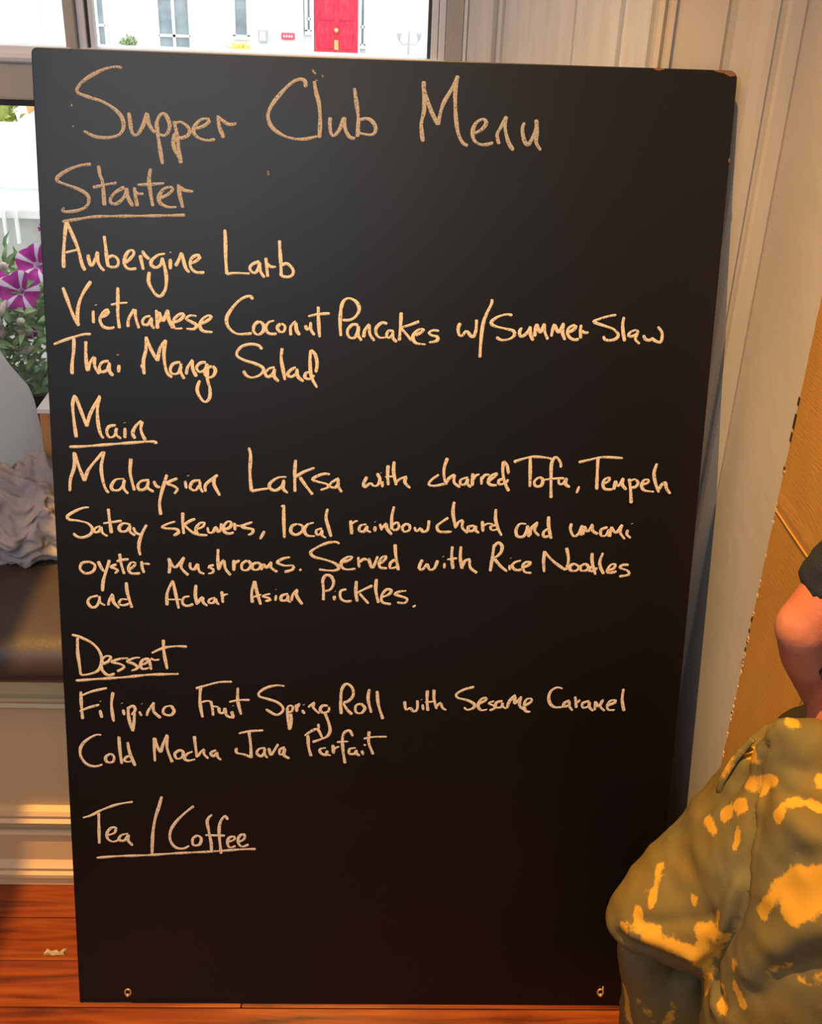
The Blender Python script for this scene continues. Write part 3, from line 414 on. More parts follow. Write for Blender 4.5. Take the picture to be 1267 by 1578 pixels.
# casing (architrave) on the room side of the splayed reveal
cp = [(.375, .425), (.375, .398), (.378, .390), (.385, .388), (.3885, .394), (.392, .400), (.3955, .394), (.398, .391), (.402, .391), (.404, .402),
      (.478, .402), (.484, .408), (.495, .411), (.506, .409), (.513, .400), (.522, .391), (.536, .386), (.546, .385), (.549, .391), (.553, .391), (.556, .383), (.561, .380), (.581, .380), (.5849, .383), (.5849, .425)]
c = prism('trim_1', cp, 0, 2.6, M_paint, kind='structure')
# shutter box in the splayed reveal: stiles and sunk panels, one piece each
sh = struct(prism('trim_2', [(.1530, .7440), (.1475, .7370), (.3905, .4485), (.397, .4555)], .70, 2.6, M_shutter))
ax = Vector((.2295, -.2605, 0)).normalized(); nx = Vector((-ax.y*-1, ax.x*-1, 0))  # along the splay; nx refined below
nx = Vector((-.75, -.66, 0)).normalized(); nx = (nx - ax*nx.dot(ax)).normalized()
A0 = Vector((.1475, .7370, 0))
def reveal_piece(name, s0, s1, d0, d1, z0=.71, z1=2.58, bev=.0025):
    M = Matrix(((ax.x, nx.x, 0, A0.x), (ax.y, nx.y, 0, A0.y), (0, 0, 1, 0), (0, 0, 0, 1)))
    bm = bmesh.new(); add_box(bm, (s0, d0, z0), (s1, d1, z1), bev, M=M); return from_bm(name, bm, M_shutter, sh)
reveal_piece('shutter_leaf', .002, .058, .0, .020)
reveal_piece('shutter_leaf', .084, .222, .0, .011)
reveal_piece('shutter_leaf', .252, .316, .0, .020)
reveal_piece('shutter_bead', .0605, .069, .0, .010)
reveal_piece('shutter_bead', .238, .247, .0, .010)

# window: outer frame, mullion, transom, sashes, panes
wn = struct(box('window_1', (-1.75, .80, .655), (.155, .86, .69), M_paint))
def wpart(name, a, b, bev=.003, mt=M_paint): return box(name, a, b, mt, wn, bev)
wpart('window_sill', (-1.75, .735, .655), (.152, .80, .672), .004)
wpart('transom', (-1.75, .745, 1.377), (.115, .80, 1.437), .004)
profx('transom_moulding', [(.80, 1.437), (.742, 1.437), (.736, 1.441), (.734, 1.447), (.738, 1.452), (.742, 1.453), (.744, 1.459), (.752, 1.464), (.80, 1.466)], -1.75, .100, M_whitetop, wn)
profx('transom_drip', [(.80, 1.377), (.752, 1.377), (.756, 1.369), (.762, 1.365), (.80, 1.365)], -1.75, .100, M_terra, wn)
wpart('mullion', (-.539, .738, 1.455), (-.5275, .80, 2.5), .002)
wpart('mullion', (-.539, .755, .69), (-.5, .80, 1.375), .002)
wpart('sash_stile', (-.549, .752, 1.46), (-.5395, .79, 2.5), .002)
wpart('sash_stile', (-.527, .752, 1.46), (-.513, .79, 2.5), .002, M_whitetop)
wpart('sash_bead', (-.5128, .762, 1.46), (-.508, .785, 2.5), .001, M_terra)
wpart('sash_stile', (-.5075, .756, 1.46), (-.500, .79, 2.5), .0015, M_whitetop)
wpart('sash_bead', (.069, .765, 1.46), (.074, .79, 2.5), .001, M_terra)
wpart('sash_stile', (.0745, .755, .69), (.0860, .795, 2.5), .002, M_whitetop)
wpart('sash_stile', (.0870, .750, .69), (.0985, .795, 2.5), .002, M_whitetop)
wpart('jamb', (.099, .742, .672), (.128, .80, 2.5), .002)
wpart('jamb_bead', (.1285, .734, .672), (.1345, .80, 2.5), .0015, M_whitetop)
wpart('jamb', (.135, .742, .672), (.156, .80, 2.5), .002)
wpart('head_rail', (-1.75, .745, 2.45), (.152, .80, 2.5))
wpart('bottom_rail', (-1.75, .758, .672), (.0745, .80, .70), .003)
wpart('window_pane', (-1.72, .772, .70), (-.54, .776, 1.366), 0, M_glass)
wpart('window_pane', (-.499, .772, .70), (.0745, .776, 1.366), 0, M_glass)
wpart('window_pane', (-1.72, .772, 1.466), (-.55, .776, 2.45), 0, M_glass)
wpart('window_pane', (-.499, .772, 1.466), (.069, .776, 2.45), 0, M_glass)

# ---------------------------------------------------------------- window seat with cushion
X0, X1 = -2.25, .40
seat = empty('panelled_bench', (-.9, .45, 0), 'cream painted panelled window seat with mouldings, behind the menu board', 'bench')
profx('seat_panel', [(.30, 0), (.30, .497), (.281, .497), (.281, .186), (.288, .186), (.288, 0)], X0, X1, M_bench, seat)
profx('seat_top', [(.279, .498), (.276, .502), (.276, .512), (.279, .516), (.735, .516), (.735, .498)], X0, X1, M_bench, seat)
profx('rail_moulding', [(.281, .420), (.274, .421), (.272, .426), (.276, .432), (.273, .438), (.268, .443), (.270, .448), (.281, .449)], X0, X1, M_bench, seat)
profx('base_moulding', [(.288, .154), (.272, .155), (.262, .158), (.260, .164), (.266, .170), (.264, .178), (.268, .186), (.278, .190), (.288, .192)], X0, X1, M_bench, seat)
profx('plinth', [(.288, .001), (.264, .001), (.264, .020), (.260, .023), (.260, .031), (.266, .036), (.264, .044), (.270, .052), (.274, .058), (.274, .122), (.281, .128), (.288, .128)], X0, X1, M_bench, seat)
# cushion
cu = tag(profx('seat_cushion', [(.195, .545), (.189, .565), (.193, .588), (.206, .606), (.230, .617), (.26, .622), (.40, .628), (.60, .628), (.715, .620), (.728, .60), (.730, .54), (.724, .518), (.30, .518), (.235, .519), (.214, .526)], -1.9, .33, M_leather),
         'long dark brown leather cushion with rounded front on the window seat', 'cushion')
for p_ in cu.data.polygons: p_.use_smooth = len(p_.vertices) == 4
md = cu.modifiers.new('b', 'BEVEL'); md.width = .012; md.segments = 3; md.limit_method = 'ANGLE'; md.angle_limit = 1.2

# white container on the seat
jug = empty('plastic_jug', (-.745, .585, .629), 'large white smooth-shouldered plastic jug on the window seat, cut by the left edge', 'jug')
lathe('jug_body', [(.10, .629), (.118, .632), (.128, .645), (.130, .70), (.128, .80), (.122, .865), (.117, .886), (.107, .903), (.091, .930), (.078, .958), (.066, .99), (.058, 1.03), (.055, 1.05)], (-.758, .585), M_jug, jug, 56)
lathe('jug_cap', [(.052, 1.05), (.056, 1.052), (.056, 1.085), (.05, 1.09)], (-.758, .585), M_teal, jug)

# white topped wooden box behind the board
bx = empty('wooden_box', (-.48, .66, .629), 'upright orange wooden box with white top, between the board and the window', 'box')
box('box_body', (-.628, .595, .629), (-.36, .715, .852), M_oak, bx, .002)
box('box_top', (-.6305, .592, .852), (-.358, .718, .862), M_whitetop, bx, .002)

# crumpled cloth
bm = bmesh.new(); bmesh.ops.create_icosphere(bm, subdivisions=6, radius=1.0)
for v in bm.verts:
    d = v.co.normalized(); q = d*1.6
    q = q + Vector((noise.noise(q*1.3+Vector((3, 0, 0))), noise.noise(q*1.3+Vector((0, 7, 0))), noise.noise(q*1.3+Vector((0, 0, 5)))))*.55
    rg = 0; amp = 1; fr = 1.0
    for k in range(3):
        rg += amp*(1-2.2*abs(noise.noise(q*fr+Vector((k*9.1, 4, 2))))); amp *= .5; fr *= 1.9
    r = .80 + .26*rg
    x, yy, z = d.x*.118*r, d.y*.070*r, d.z*.088*r
    zz = z*(1.05 - .25*d.x)
    v.co = Vector((-.655 + x + .03*max(0, d.z), .480 + yy + max(0, d.z)*.030, max(.629, .692 + zz + .012*math.sin(9*d.x+3*d.y))))
for v in bm.verts:      # the cloth lies against the jug and the box, not inside them
    dx, dy = v.co.x+.758, v.co.y-.585; r = math.hypot(dx, dy)
    if r < .1335: v.co.x, v.co.y = -.758+dx/r*.1335, .585+dy/r*.1335
    if v.co.x > -.632 and v.co.y > .588: v.co.y = .588
clo = from_bm('crumpled_cloth', bm, M_cloth, None, True)
tag(clo, 'crumpled mauve-grey cloth lying on the leather cushion beside the board', 'cloth')

# unseen spot fitting; side panel added to cut the warm light's left edge
tl = empty('unseen_spot_fitting', (-.208, -.557, 3.8), 'unseen black ceiling spot fitting with a panel added to cut its light, above the menu board', 'spotlight')
box('lamp_back', (-.245, -.60, 3.65), (-.17, -.51, 3.795), M_terra, tl, .004)
box('added_light_cutter', (-.2675, -.95, 3.16), (-.2645, -.10, 3.66), M_terra, tl)

# flake of wood on the floor
fk = bmesh.new(); fp = [(-.588, .098), (-.583, .108), (-.576, .104), (-.568, .111), (-.563, .106), (-.556, .112), (-.549, .109), (-.555, .103), (-.551, .098), (-.566, .100), (-.573, .097), (-.580, .100)]
fa = [fk.verts.new((x, y_, .004+.004*math.sin(x*170))) for x, y_ in fp]; fb = [fk.verts.new((x, y_, .0006)) for x, y_ in fp]
fk.faces.new(fa); fk.faces.new(fb[::-1])
for i in range(len(fp)): fk.faces.new((fa[i], fb[i], fb[(i+1) % len(fp)], fa[(i+1) % len(fp)]))
tag(from_bm('wood_flake', fk, mat('pale_wood_flake', (.55, .45, .30), .8, (.4, .3, .18), 60)), 'small pale torn flake lying on the floorboards left of the board', 'flake')

# ---------------------------------------------------------------- menu board
TILT, BH = math.radians(14.249901), 1.5485361
def bp(u, v, h):
    """u metres from the left edge, v metres from the top, h metres out of the face"""
    s = BH - v
    return Vector((u-.5, s*math.sin(TILT) - h*math.cos(TILT), s*math.cos(TILT) + h*math.sin(TILT)))
bd = empty('menu_board', (0, 0, 0), 'large black chalkboard with handwritten supper menu, leaning back from the wooden floor', 'chalkboard')
bm = bmesh.new(); pts = []
def arc(cu_, cv_, r, a0, a1, k=6):
    for i in range(k+1):
        a = math.radians(a0+(a1-a0)*i/k); pts.append((cu_+r*math.cos(a), cv_-r*math.sin(a)))
arc(.008, .008, .008, 180, 90); arc(1-.012, .011, .012, 90, 0); arc(1-.004, BH-.004, .004, 0, -90, 3); arc(.004, BH-.004, .004, -90, -180, 3)
TH = .0085
front = [bm.verts.new(bp(a, b, 0)) for a, b in pts]; backv = [bm.verts.new(bp(a, b, -TH)) for a, b in pts]
bm.faces.new(front); bm.faces.new(backv[::-1]); n = len(pts)
for i in range(n): bm.faces.new((front[i], backv[i], backv[(i+1) % n], front[(i+1) % n]))
bo = from_bm('board_panel', bm, [M_board], bd)
md = bo.modifiers.new('b', 'BEVEL'); md.width = .0012; md.segments = 2
# worn edge patches where the paint has chipped (bare board showing)
def chip(poly, h=.0004, back=.003):
    bm = bmesh.new(); f = [bm.verts.new(bp(a, b, h)) for a, b in poly]; g = [bm.verts.new(bp(a, b, -back)) for a, b in poly]; k = len(poly)
    bm.faces.new(f); bm.faces.new(g[::-1])
    for i in range(k): bm.faces.new((f[i], g[i], g[(i+1) % k], f[(i+1) % k]))
    o = from_bm('edge_chip', bm, M_mdf, bd); return o
o = chip([(.962, -.0006), (.970, .0018), (.979, .0030), (.984, .0052), (.990, .0075), (.9975, .0060), (.9945, .0015), (.988, -.0004)]); o['label'] = 'bare brown worn corner of the board'
chip([(.006, BH-.0016), (.045, BH-.0011), (.088, BH-.0020), (.09, BH+.0006), (.006, BH+.0006)])
chip([(.878, -.0006), (.880, .0016), (.886, .0026), (.893, .0012), (.895, -.0006)])
chip([(1.0006, .118), (.9984, .119), (.9978, .122), (.999, .1245), (1.0006, .125)])
# lower hooks
def hook(u, v, flip):
    hk = []
    bm = bmesh.new(); seg = 16
    for i in range(seg):
        a0 = 2*math.pi*i/seg; ring = []
        c0 = bp(u + .0050*math.cos(a0), v + .0062*math.sin(a0)*(1.15 if math.sin(a0) > 0 else .9), .0022)
        t = (bp(u - .0050*math.sin(a0), v + .0062*math.cos(a0), 0) - bp(u, v, 0)).normalized(); nn = (bp(0, 0, 1)-bp(0, 0, 0)).normalized(); b_ = t.cross(nn)
        for j in range(6):
            a = j*math.pi/3; ring.append(bm.verts.new(c0 + b_*.0016*math.cos(a) + nn*.0016*math.sin(a)))
        hk.append(ring)
    for i in range(seg):
        for j in range(6): bm.faces.new((hk[i][j], hk[(i+1) % seg][j], hk[(i+1) % seg][(j+1) % 6], hk[i][(j+1) % 6]))
    add_ball(bm, bp(u+.0005*flip, v+.0058, .003), .0034, (1, 1, 1), 2)
    if flip > 0: add_loft(bm, [bp(u+.0040, v-.011, .002), bp(u+.0045, v+.002, .002)], [.0012, .0014], 8)
    return from_bm('screw_eye', bm, M_brass, bd, True)

todo = [L[1:] for L in CHALK.strip().split('\n')]
nu = 0
while todo:
    nm, kd, body = todo.pop(0).split('|')
    nu += kd == 'U'
    bm = bmesh.new(); wr = random.Random(hash(nm[0])*0 + len(body))
    if kd == 'S' and ';' in body:
        todo += [nm + '|S|' + q for q in body.split(';')]; bm.free(); continue
    for st in body.split(';'):
        P = [Vector((int(a)/1e4, int(b)/1e4)) for a, b in (q.split(',') for q in st.split())]
        if len(P) > 2: P = [Vector(q) for q in catmull(P, .0022)]
        else: P = catmull(P, .003)
        base = {'T': .00235, 'B': .00215, 'U': .0024, 'S': .0017}[kd]; ph = wr.uniform(0, 6); fq = wr.uniform(.05, .12)
        short = len(P) < 4
        def wf(i, n, base=base, ph=ph, fq=fq, P=P, short=short):
            d = P[min(i+1, n-1)] - P[max(i-1, 0)]; d = d.normalized() if d.length > 0 else Vector((1, 0))
            e = min(i, n-1-i)*.0022
            return base*(.76 + .38*abs(d.y) + .16*math.sin(ph+i*fq*4) + .10*noise.noise(Vector((P[i].x*160, P[i].y*160, ph))))*min(1, .62+e/.006) * (1.0 if not short else 1.1)
        strip_stroke(bm, P, wf, lambda q, h: bp(q.x, q.y, h))
    name = {'U': 'chalk_underline', 'S': 'chalk_smudge'}.get(kd, 'chalk_word')
    o = from_bm(name, bm, M_smudge if kd == 'S' else M_chalk_dimlit if kd == 'T' or (kd == 'U' and nu == 1) else M_chalk, bd)
    if kd in 'TB': o['label'] = 'handwritten chalk lettering reading ' + nm
hook(HOOKS[0][0], HOOKS[0][1], -1); hook(HOOKS[1][0], HOOKS[1][1], 1)

# ---------------------------------------------------------------- cardboard against the right wall
cb = empty('cardboard_sheet', (.575, -.02, 0), 'tall tan cardboard sheet with torn edge standing against the right wall behind the person', 'cardboard')
bm = bmesh.new(); rnd2 = random.Random(7); N = 150; ZT = 1.55; rows = []
for i in range(N+1):
    z = ZT*i/N; ye = .112 + .0022*noise.noise(Vector((z*60, 0, 0))) + .0015*noise.noise(Vector((z*190, 3, 0)))
    bow = -.0012*math.exp(-((z-.955)/.006)**2)
    rows.append([bm.verts.new((.5785+bow, ye, z)), bm.verts.new((.5785+bow, -.104, z - (0 if abs(z-.955) > .2 else 0))), bm.verts.new((.5845, -.104, z)), bm.verts.new((.5845, ye, z))])
for i in range(N):
    a, b = rows[i], rows[i+1]
    for k in range(4): bm.faces.new((a[k], a[(k+1) % 4], b[(k+1) % 4], b[k]))
bm.faces.new(rows[0]); bm.faces.new(rows[-1][::-1])
from_bm('cardboard_panel', bm, M_card, cb)
profs = []
bm = bmesh.new()
for k in range(46):
    z = rnd2.choice([rnd2.uniform(.55, .82), rnd2.uniform(.55, 1.0), rnd2.uniform(.3, .7)]); s = rnd2.uniform(.0012, .003)
    add_box(bm, (.5772, .1095-rnd2.uniform(0, .003), z), (.5790, .1125, z+s*rnd2.uniform(1, 2.5)))
o = from_bm('torn_paper', bm, M_paper, cb); o['kind'] = 'stuff'; o['label'] = 'pale torn paper flecks along the cardboard edge'
for z, hgt, wd in ((1.065, .022, .004), (1.045, .014, .003), (1.10, .012, .003), (.995, .01, .0025), (.74, .008, .002), (.72, .006, .002), (.70, .01, .0018), (.685, .006, .0018), (.66, .008, .0018)):
    box('torn_notch', (.5775, .1125-wd, z), (.5792, .1145, z+hgt), M_gap, cb)
bm = bmesh.new(); add_loft(bm, [(.5783, .108, .936), (.5778, .06, .9365), (.5778, .0, .937), (.5783, -.100, .938)], [.0014]*4, 8); o = from_bm('crease', bm, M_card, cb)

# ---------------------------------------------------------------- person
TROUSER = True
per = empty('person', (.52, -.30, 0), 'person in navy top and bleach-splashed olive trousers, knee bent, elbow out, right of the board', 'person')
def trouser_mat():
    m = mat('olive_bleached_twill', (.155, .125, .040), .85, bump=.12, bscale=700, spec=.12); t = m.node_tree; n = t.nodes; l = t.links; b = n['Principled BSDF']
    at = n.new('ShaderNodeAttribute'); at.attribute_name = 'bleach'; tc = n.new('ShaderNodeTexCoord')
    nz = n.new('ShaderNodeTexNoise'); nz.inputs['Scale'].default_value = 75; nz.inputs['Detail'].default_value = 7; nz.inputs['Roughness'].default_value = .62; l.new(tc.outputs['Object'], nz.inputs['Vector'])
    ad = n.new('ShaderNodeMath'); ad.operation = 'MULTIPLY_ADD'; l.new(nz.outputs['Fac'], ad.inputs[0]); ad.inputs[1].default_value = 1.15; l.new(at.outputs['Fac'], ad.inputs[2])
    cr = n.new('ShaderNodeValToRGB'); cr.color_ramp.elements[0].position = .74; cr.color_ramp.elements[1].position = 1.24; cr.color_ramp.interpolation = 'EASE'
    l.new(ad.outputs[0], cr.inputs[0])
    n2 = n.new('ShaderNodeTexNoise'); n2.inputs['Scale'].default_value = 9; l.new(tc.outputs['Object'], n2.inputs['Vector'])
    c2 = n.new('ShaderNodeValToRGB'); c2.color_ramp.elements[0].color = (.165, .115, .032, 1); c2.color_ramp.elements[1].color = (.140, .122, .058, 1); c2.color_ramp.elements[0].position = .35; c2.color_ramp.elements[1].position = .65
    l.new(n2.outputs['Fac'], c2.inputs[0])
    mx = n.new('ShaderNodeMix'); mx.data_type = 'RGBA'; l.new(cr.outputs[0], mx.inputs['Factor']); l.new(c2.outputs[0], mx.inputs['A']); mx.inputs['B'].default_value = (.56, .30, .035, 1)
    l.new(mx.outputs['Result'], b.inputs['Base Color']); return m
M_tr = trouser_mat()
bm = bmesh.new()
# hip mass, far thigh to the raised knee, shins, near leg
for args in TR_LOFTS: add_loft(bm, *args)
bm = remeshed(bm, .006, 8)
bm.normal_update()
def seg_d(p, a, b):
    ab = b-a; t = max(0, min(1, (p-a).dot(ab)/ab.length_squared)); return (p-(a+ab*t)).length, t
for v in bm.verts:
    p = v.co.copy(); nn = v.normal.copy(); d = 0
    q = Vector((p.x*9, p.y*9, p.z*6)); d += .0045*noise.noise(q) + .0042*(.5-abs(noise.noise(Vector((p.x*26+p.z*9, p.y*16, p.z*15))))) + .0016*noise.noise(q*6)
    for (pl, wd, amp) in FOLDS:
        dm = min(seg_d(p, Vector(pl[i]), Vector(pl[i+1]))[0] for i in range(len(pl)-1))
        if dm < wd*3: d += amp*math.exp(-(dm/wd)**2)
    v.co = p + nn*d
bm.normal_update()
off = world_off(per)
vb = []
for v in bm.verts:
    p = v.co; f = 0.0
    for (a, b, r, s) in SPOTS:
        dd, t = seg_d(p, Vector(a), Vector(b)); f = max(f, s*max(0, 1-(dd/r)**2))
    vb.append(f*.66)
o = from_bm('trousers', bm, M_tr, per, True)
at = o.data.attributes.new('bleach', 'FLOAT', 'POINT')
for i, f in enumerate(vb): at.data[i].value = f
# pocket flap standing away from the hip, and side seam
def cloth_strip(name, A, B, mt, th=.003):
    bm = bmesh.new(); A = catmull(A, .006); B = catmull(B, .006); n = min(len(A), len(B))
    A = [A[int(i*(len(A)-1)/(n-1))] for i in range(n)]; B = [B[int(i*(len(B)-1)/(n-1))] for i in range(n)]
    va = [bm.verts.new(q) for q in A]; vb_ = [bm.verts.new(q) for q in B]
    for i in range(n-1): bm.faces.new((va[i], va[i+1], vb_[i+1], vb_[i]))
    o = from_bm(name, bm, mt, per, True); md = o.modifiers.new('s', 'SOLIDIFY'); md.thickness = th; md.offset = 0
    a = o.data.attributes.new('bleach', 'FLOAT', 'POINT')
    for i in range(len(a.data)): a.data[i].value = .25+.3*noise.noise(o.data.vertices[i].co*40)
    return o
M_lin = mat('shaded_pocket_lining', (.05, .045, .02), .9, (.07, .06, .03), 30)  # colour darkened to stand for the shade inside the open pocket
for nm, A, B in STRIPS: cloth_strip(nm, A, B, M_lin if 'lining' in nm else M_tr, .0015 if 'lining' in nm else .003)
# body: torso, neck, head, arms, hands in one skin
bm = bmesh.new()
SH_F, SH_N = Vector(ARM['sh']), Vector((.80, -.46, 1.30))
EL, WR = Vector(ARM['el']), Vector(ARM['wr'])
add_loft(bm, [(.62, -.28, .80), (.655, -.29, .95), (.70, -.30, 1.10), (.74, -.31, 1.24), (.755, -.31, 1.34), (.76, -.31, 1.40)], [(.13, .105), (.125, .10), (.15, .11), (.17, .10), (.12, .08), (.06, .055)], 24, up=(-1, 0, 0))
add_loft(bm, [(.76, -.31, 1.36), (.745, -.31, 1.46), (.735, -.31, 1.50)], [.055, .052, .05], 16)
add_ball(bm, (.715, -.31, 1.575), .1, (1.0, .80, 1.20)); add_ball(bm, (.665, -.31, 1.52), .05, (1, .85, .9)); add_ball(bm, (.615, -.31, 1.555), .016, (1, .7, 1.2))
for s in (-1, 1): add_ball(bm, (.72, -.31+s*.082, 1.565), .026, (.7, .35, 1.1))
for s in (-1, 1): add_ball(bm, (.628, -.31+s*.03, 1.585), .014)
add_ball(bm, (.630, -.31, 1.505), .018, (.7, 1.4, .45))
def arm(sh, el, wr, hd):
    sh, el, wr = Vector(sh), Vector(el), Vector(wr); far = el == EL
    add_loft(bm, [Vector((.76, -.31, 1.33)), sh, sh.lerp(el, .35), sh.lerp(el, .75), el], [.07, .062, .054, .045, .035], 18)
    add_ball(bm, el, .0355 if far else .042, (1, 1, 1.05))
    add_loft(bm, [el, el.lerp(wr, .22), el.lerp(wr, .58), wr], [.035, .041, .037, .028] if far else [.042, .046, .036, .028], 18)
    d = Vector((.45, -.62, -.64)).normalized() if far else (wr-el).normalized(); side = d.cross(Vector(hd)).normalized(); nrm = side.cross(d)
    pal = wr+d*.05
    add_loft(bm, [wr, wr+d*.03, wr+d*.065, wr+d*.092], [(.027, .022), (.036, .017), (.040, .015), (.036, .013)], 14, up=nrm)
    for k, ln in enumerate((.068, .078, .072, .056)):
        s = (k-1.5)*.0195; b0 = wr+d*.085+side*s; b1 = b0+d*ln*.45+side*s*.12-nrm*.006; b2 = b1+d*ln*.33-nrm*.014; b3 = b2+d*ln*.25-nrm*.016
        add_loft(bm, [b0, b1, b2, b3], [.0095, .009, .0082, .006], 10)
    t0 = wr+d*.022-side*.028; t1 = t0+d*.032-side*.026-nrm*.006; t2 = t1+d*.026-side*.008-nrm*.008
    add_loft(bm, [t0, t1, t2], [.013, .011, .008], 10)
arm(SH_F, EL, WR, (0, 0, 1)); arm(SH_N, (.76, -.56, 1.02), (.66, -.62, .80), (0, 0, 1))
bm = remeshed(bm, .0055, 4)
from_bm('body', bm, M_skin, per, True)
# navy top: own surface just outside the torso and upper arms
bm = bmesh.new()
add_loft(bm, [(.632, -.28, .885), (.655, -.29, .98), (.70, -.30, 1.10), (.74, -.31, 1.24), (.755, -.31, 1.34), (.76, -.31, 1.385)], [(.15, .125), (.145, .12), (.168, .128), (.188, .118), (.135, .095), (.068, .062)], 24, up=(-1, 0, 0))
def sleeve(sh, el, k, wide=1.0):
    sh, el = Vector(sh), Vector(el)
    add_loft(bm, [Vector((.76, -.31, 1.33)), sh, sh.lerp(el, .4), sh.lerp(el, k*.8), sh.lerp(el, k)], [.085, .079, .074*wide, .066*wide, .058*wide], 20)
sleeve(SH_F, ARM['sl'], 1.0, ARM['sw']); sleeve(SH_N, (.76, -.56, 1.02), .62)
bm = remeshed(bm, .0065, 5); bm.normal_update()
for v in bm.verts: v.co += v.normal*(.005*noise.noise(v.co*16) + .0035*noise.noise(Vector((v.co.x*22, v.co.y*22, v.co.z*60))))
from_bm('navy_top', bm, M_navy, per, True)
bm = bmesh.new(); add_ball(bm, (.728, -.31, 1.60), .105, (.98, .86, 1.08), 4)
for v in list(bm.verts):
    if v.co.x < .668 and v.co.z < 1.625: v.co.x = max(v.co.x, .668)
    v.co += (v.co-Vector((.728, -.31, 1.60))).normalized()*.005*noise.noise(v.co*70)
from_bm('hair', bm, M_hair, per, True)
for (fx, fy, dx) in SHOES:
    bm = bmesh.new(); add_loft(bm, [(fx+.07, fy, .045), (fx+.03, fy, .062), (fx-.04, fy, .055), (fx-.11, fy, .040), (fx-.165, fy, .030)], [(.034, .034), (.042, .046), (.046, .038), (.048, .027), (.030, .016)], 18)
    sh_ = from_bm('shoe', bm, M_shoe, per, True)
    prism('sole', [(fx-.155+.115*(1-math.cos(a))*1.07, fy+.043*math.sin(a)*(1-.22*math.cos(a+math.pi)*0)) for a in [i*math.pi/12 for i in range(24)]], .001, .018, M_sole, sh_)

# ---------------------------------------------------------------- petunias in a planter outside the window
pet = empty('window_planter', (-.75, .98, .60), 'black planter of magenta and white petunias on the outside sill, left of the board', 'planter')
box('planter_trough', (-1.30, .915, .60), (-.30, 1.09, .752), M_black, pet, .006)
struct(box('window_sill_outside', (-1.9, .90, .56), (.3, 1.20, .599), M_stone))
rf = random.Random(11); bm = bmesh.new()
def add_leaf(bm, c, d, nrm, L, W, mi=0):
    d = d.normalized(); s = d.cross(nrm).normalized(); n2 = s.cross(d)
    R = []
    for t, wv, h in ((0, .15, 0), (.3, .9, .10), (.62, .8, .12), (1, .05, -.04)):
        ce = c + d*L*t + n2*L*h; R.append([bm.verts.new(ce - s*W*wv*.5 + n2*W*.12*wv), bm.verts.new(ce), bm.verts.new(ce + s*W*wv*.5 + n2*W*.12*wv)])
    for i in range(3):
        for k in range(2): f = bm.faces.new((R[i][k], R[i][k+1], R[i+1][k+1], R[i+1][k])); f.material_index = mi
for i in range(3600):
    c = Vector((rf.uniform(-1.2, -.38), rf.uniform(.88, 1.10), 0)); top = 1.035 - .10*((c.y-.99)/.11)**2 + .03*noise.noise(c*9)
    c.z = top - abs(rf.gauss(0, 1))*.15
    if c.z < .73: c.z = rf.uniform(.745, .98)
    c.y -= (1.0 - c.z)*.16 if c.z > .78 else .0
    c.y = max(c.y, .86)
    d = Vector((rf.gauss(0, 1), rf.gauss(-.3, .8), rf.gauss(-.1, .7)))
    add_leaf(bm, c, d, Vector((rf.gauss(0, .5), -.6, 1)), rf.uniform(.022, .046), rf.uniform(.009, .018))
o = from_bm('foliage', bm, M_leaf, pet, True); o['kind'] = 'stuff'
def flower(c, d, R):
    c = Vector(c); d = Vector(d).normalized(); a = d.orthogonal().normalized(); b = d.cross(a); bm = bmesh.new(); seg = 40
    prof = [(.06, -1.1), (.10, -.6), (.18, -.25), (.45, -.04), (.80, .04), (1.0, .02)]
    rings = []
    for (r, h) in prof:
        ring = []
        for t in range(seg):
            th = 2*math.pi*t/seg; lob = 1 - .13*(abs(math.sin(2.5*th))**3)*(r > .5) if False else 1 - .12*(1-abs(math.cos(2.5*th)))*(r > .6)
            rr = R*r*lob; ring.append(bm.verts.new(c + a*rr*math.cos(th) + b*rr*math.sin(th) + d*R*(h + .05*math.cos(5*th)*(r > .4))))
        rings.append(ring)
    for i in range(len(prof)-1):
        for t in range(seg):
            f = bm.faces.new((rings[i][t], rings[i][(t+1) % seg], rings[i+1][(t+1) % seg], rings[i+1][t]))
            k = t % 8; f.material_index = 1 if (k in (7, 0) and i < 5) or i < 2 else 0
    return from_bm('flower', bm, [M_mag, M_star], pet, True)
for c, d, R in FLOWERS: flower(c, d, R)
for c, d, L in BUDS:
    bm = bmesh.new(); c = Vector(c); d = Vector(d).normalized()
    add_loft(bm, [c, c+d*L*.3, c+d*L*.75, c+d*L], [.003, .006, .009, .002], 10); from_bm('bud', bm, M_bud, pet, True)

# ---------------------------------------------------------------- street
struct(box('street_ground', (-40, 1.2, -.70), (30, 40, -.58), M_road))
nw = tag(prism('garden_wall', [(-8, 9), (-1.5, 9), (-1.5, 9.25), (-8, 9.25)], -.58, -.05, M_render), 'low white rendered wall across the road, left of the board', 'wall')
gb = empty('gabled_outhouse', (-2.2, 9.6, -.58), 'white outhouse with sloping verge and orange brick gable beyond the road wall', 'outhouse')
def slab_y(name, poly, y0, y1, mt, parent):
    n = len(poly); bm = bmesh.new(); f = [bm.verts.new((x, y0, z)) for x, z in poly]; g = [bm.verts.new((x, y1, z)) for x, z in poly]
    bm.faces.new(f); bm.faces.new(g[::-1])
    for i in range(n): bm.faces.new((f[i], g[i], g[(i+1) % n], f[(i+1) % n]))
    return from_bm(name, bm, mt, parent)
slab_y('gable_wall', [(-3.33, -.58), (-3.33, -.06), (-3.06, .15), (-2.95, .17), (-1.5, .17), (-1.5, -.58)], 9.3, 10.2, M_render, gb)
slab_y('brick_gable', [(-3.20, .02), (-3.24, .24), (-2.9, .30), (-3.02, .16)], 9.26, 9.299, M_brick, gb)
bm = bmesh.new(); rh = random.Random(3)
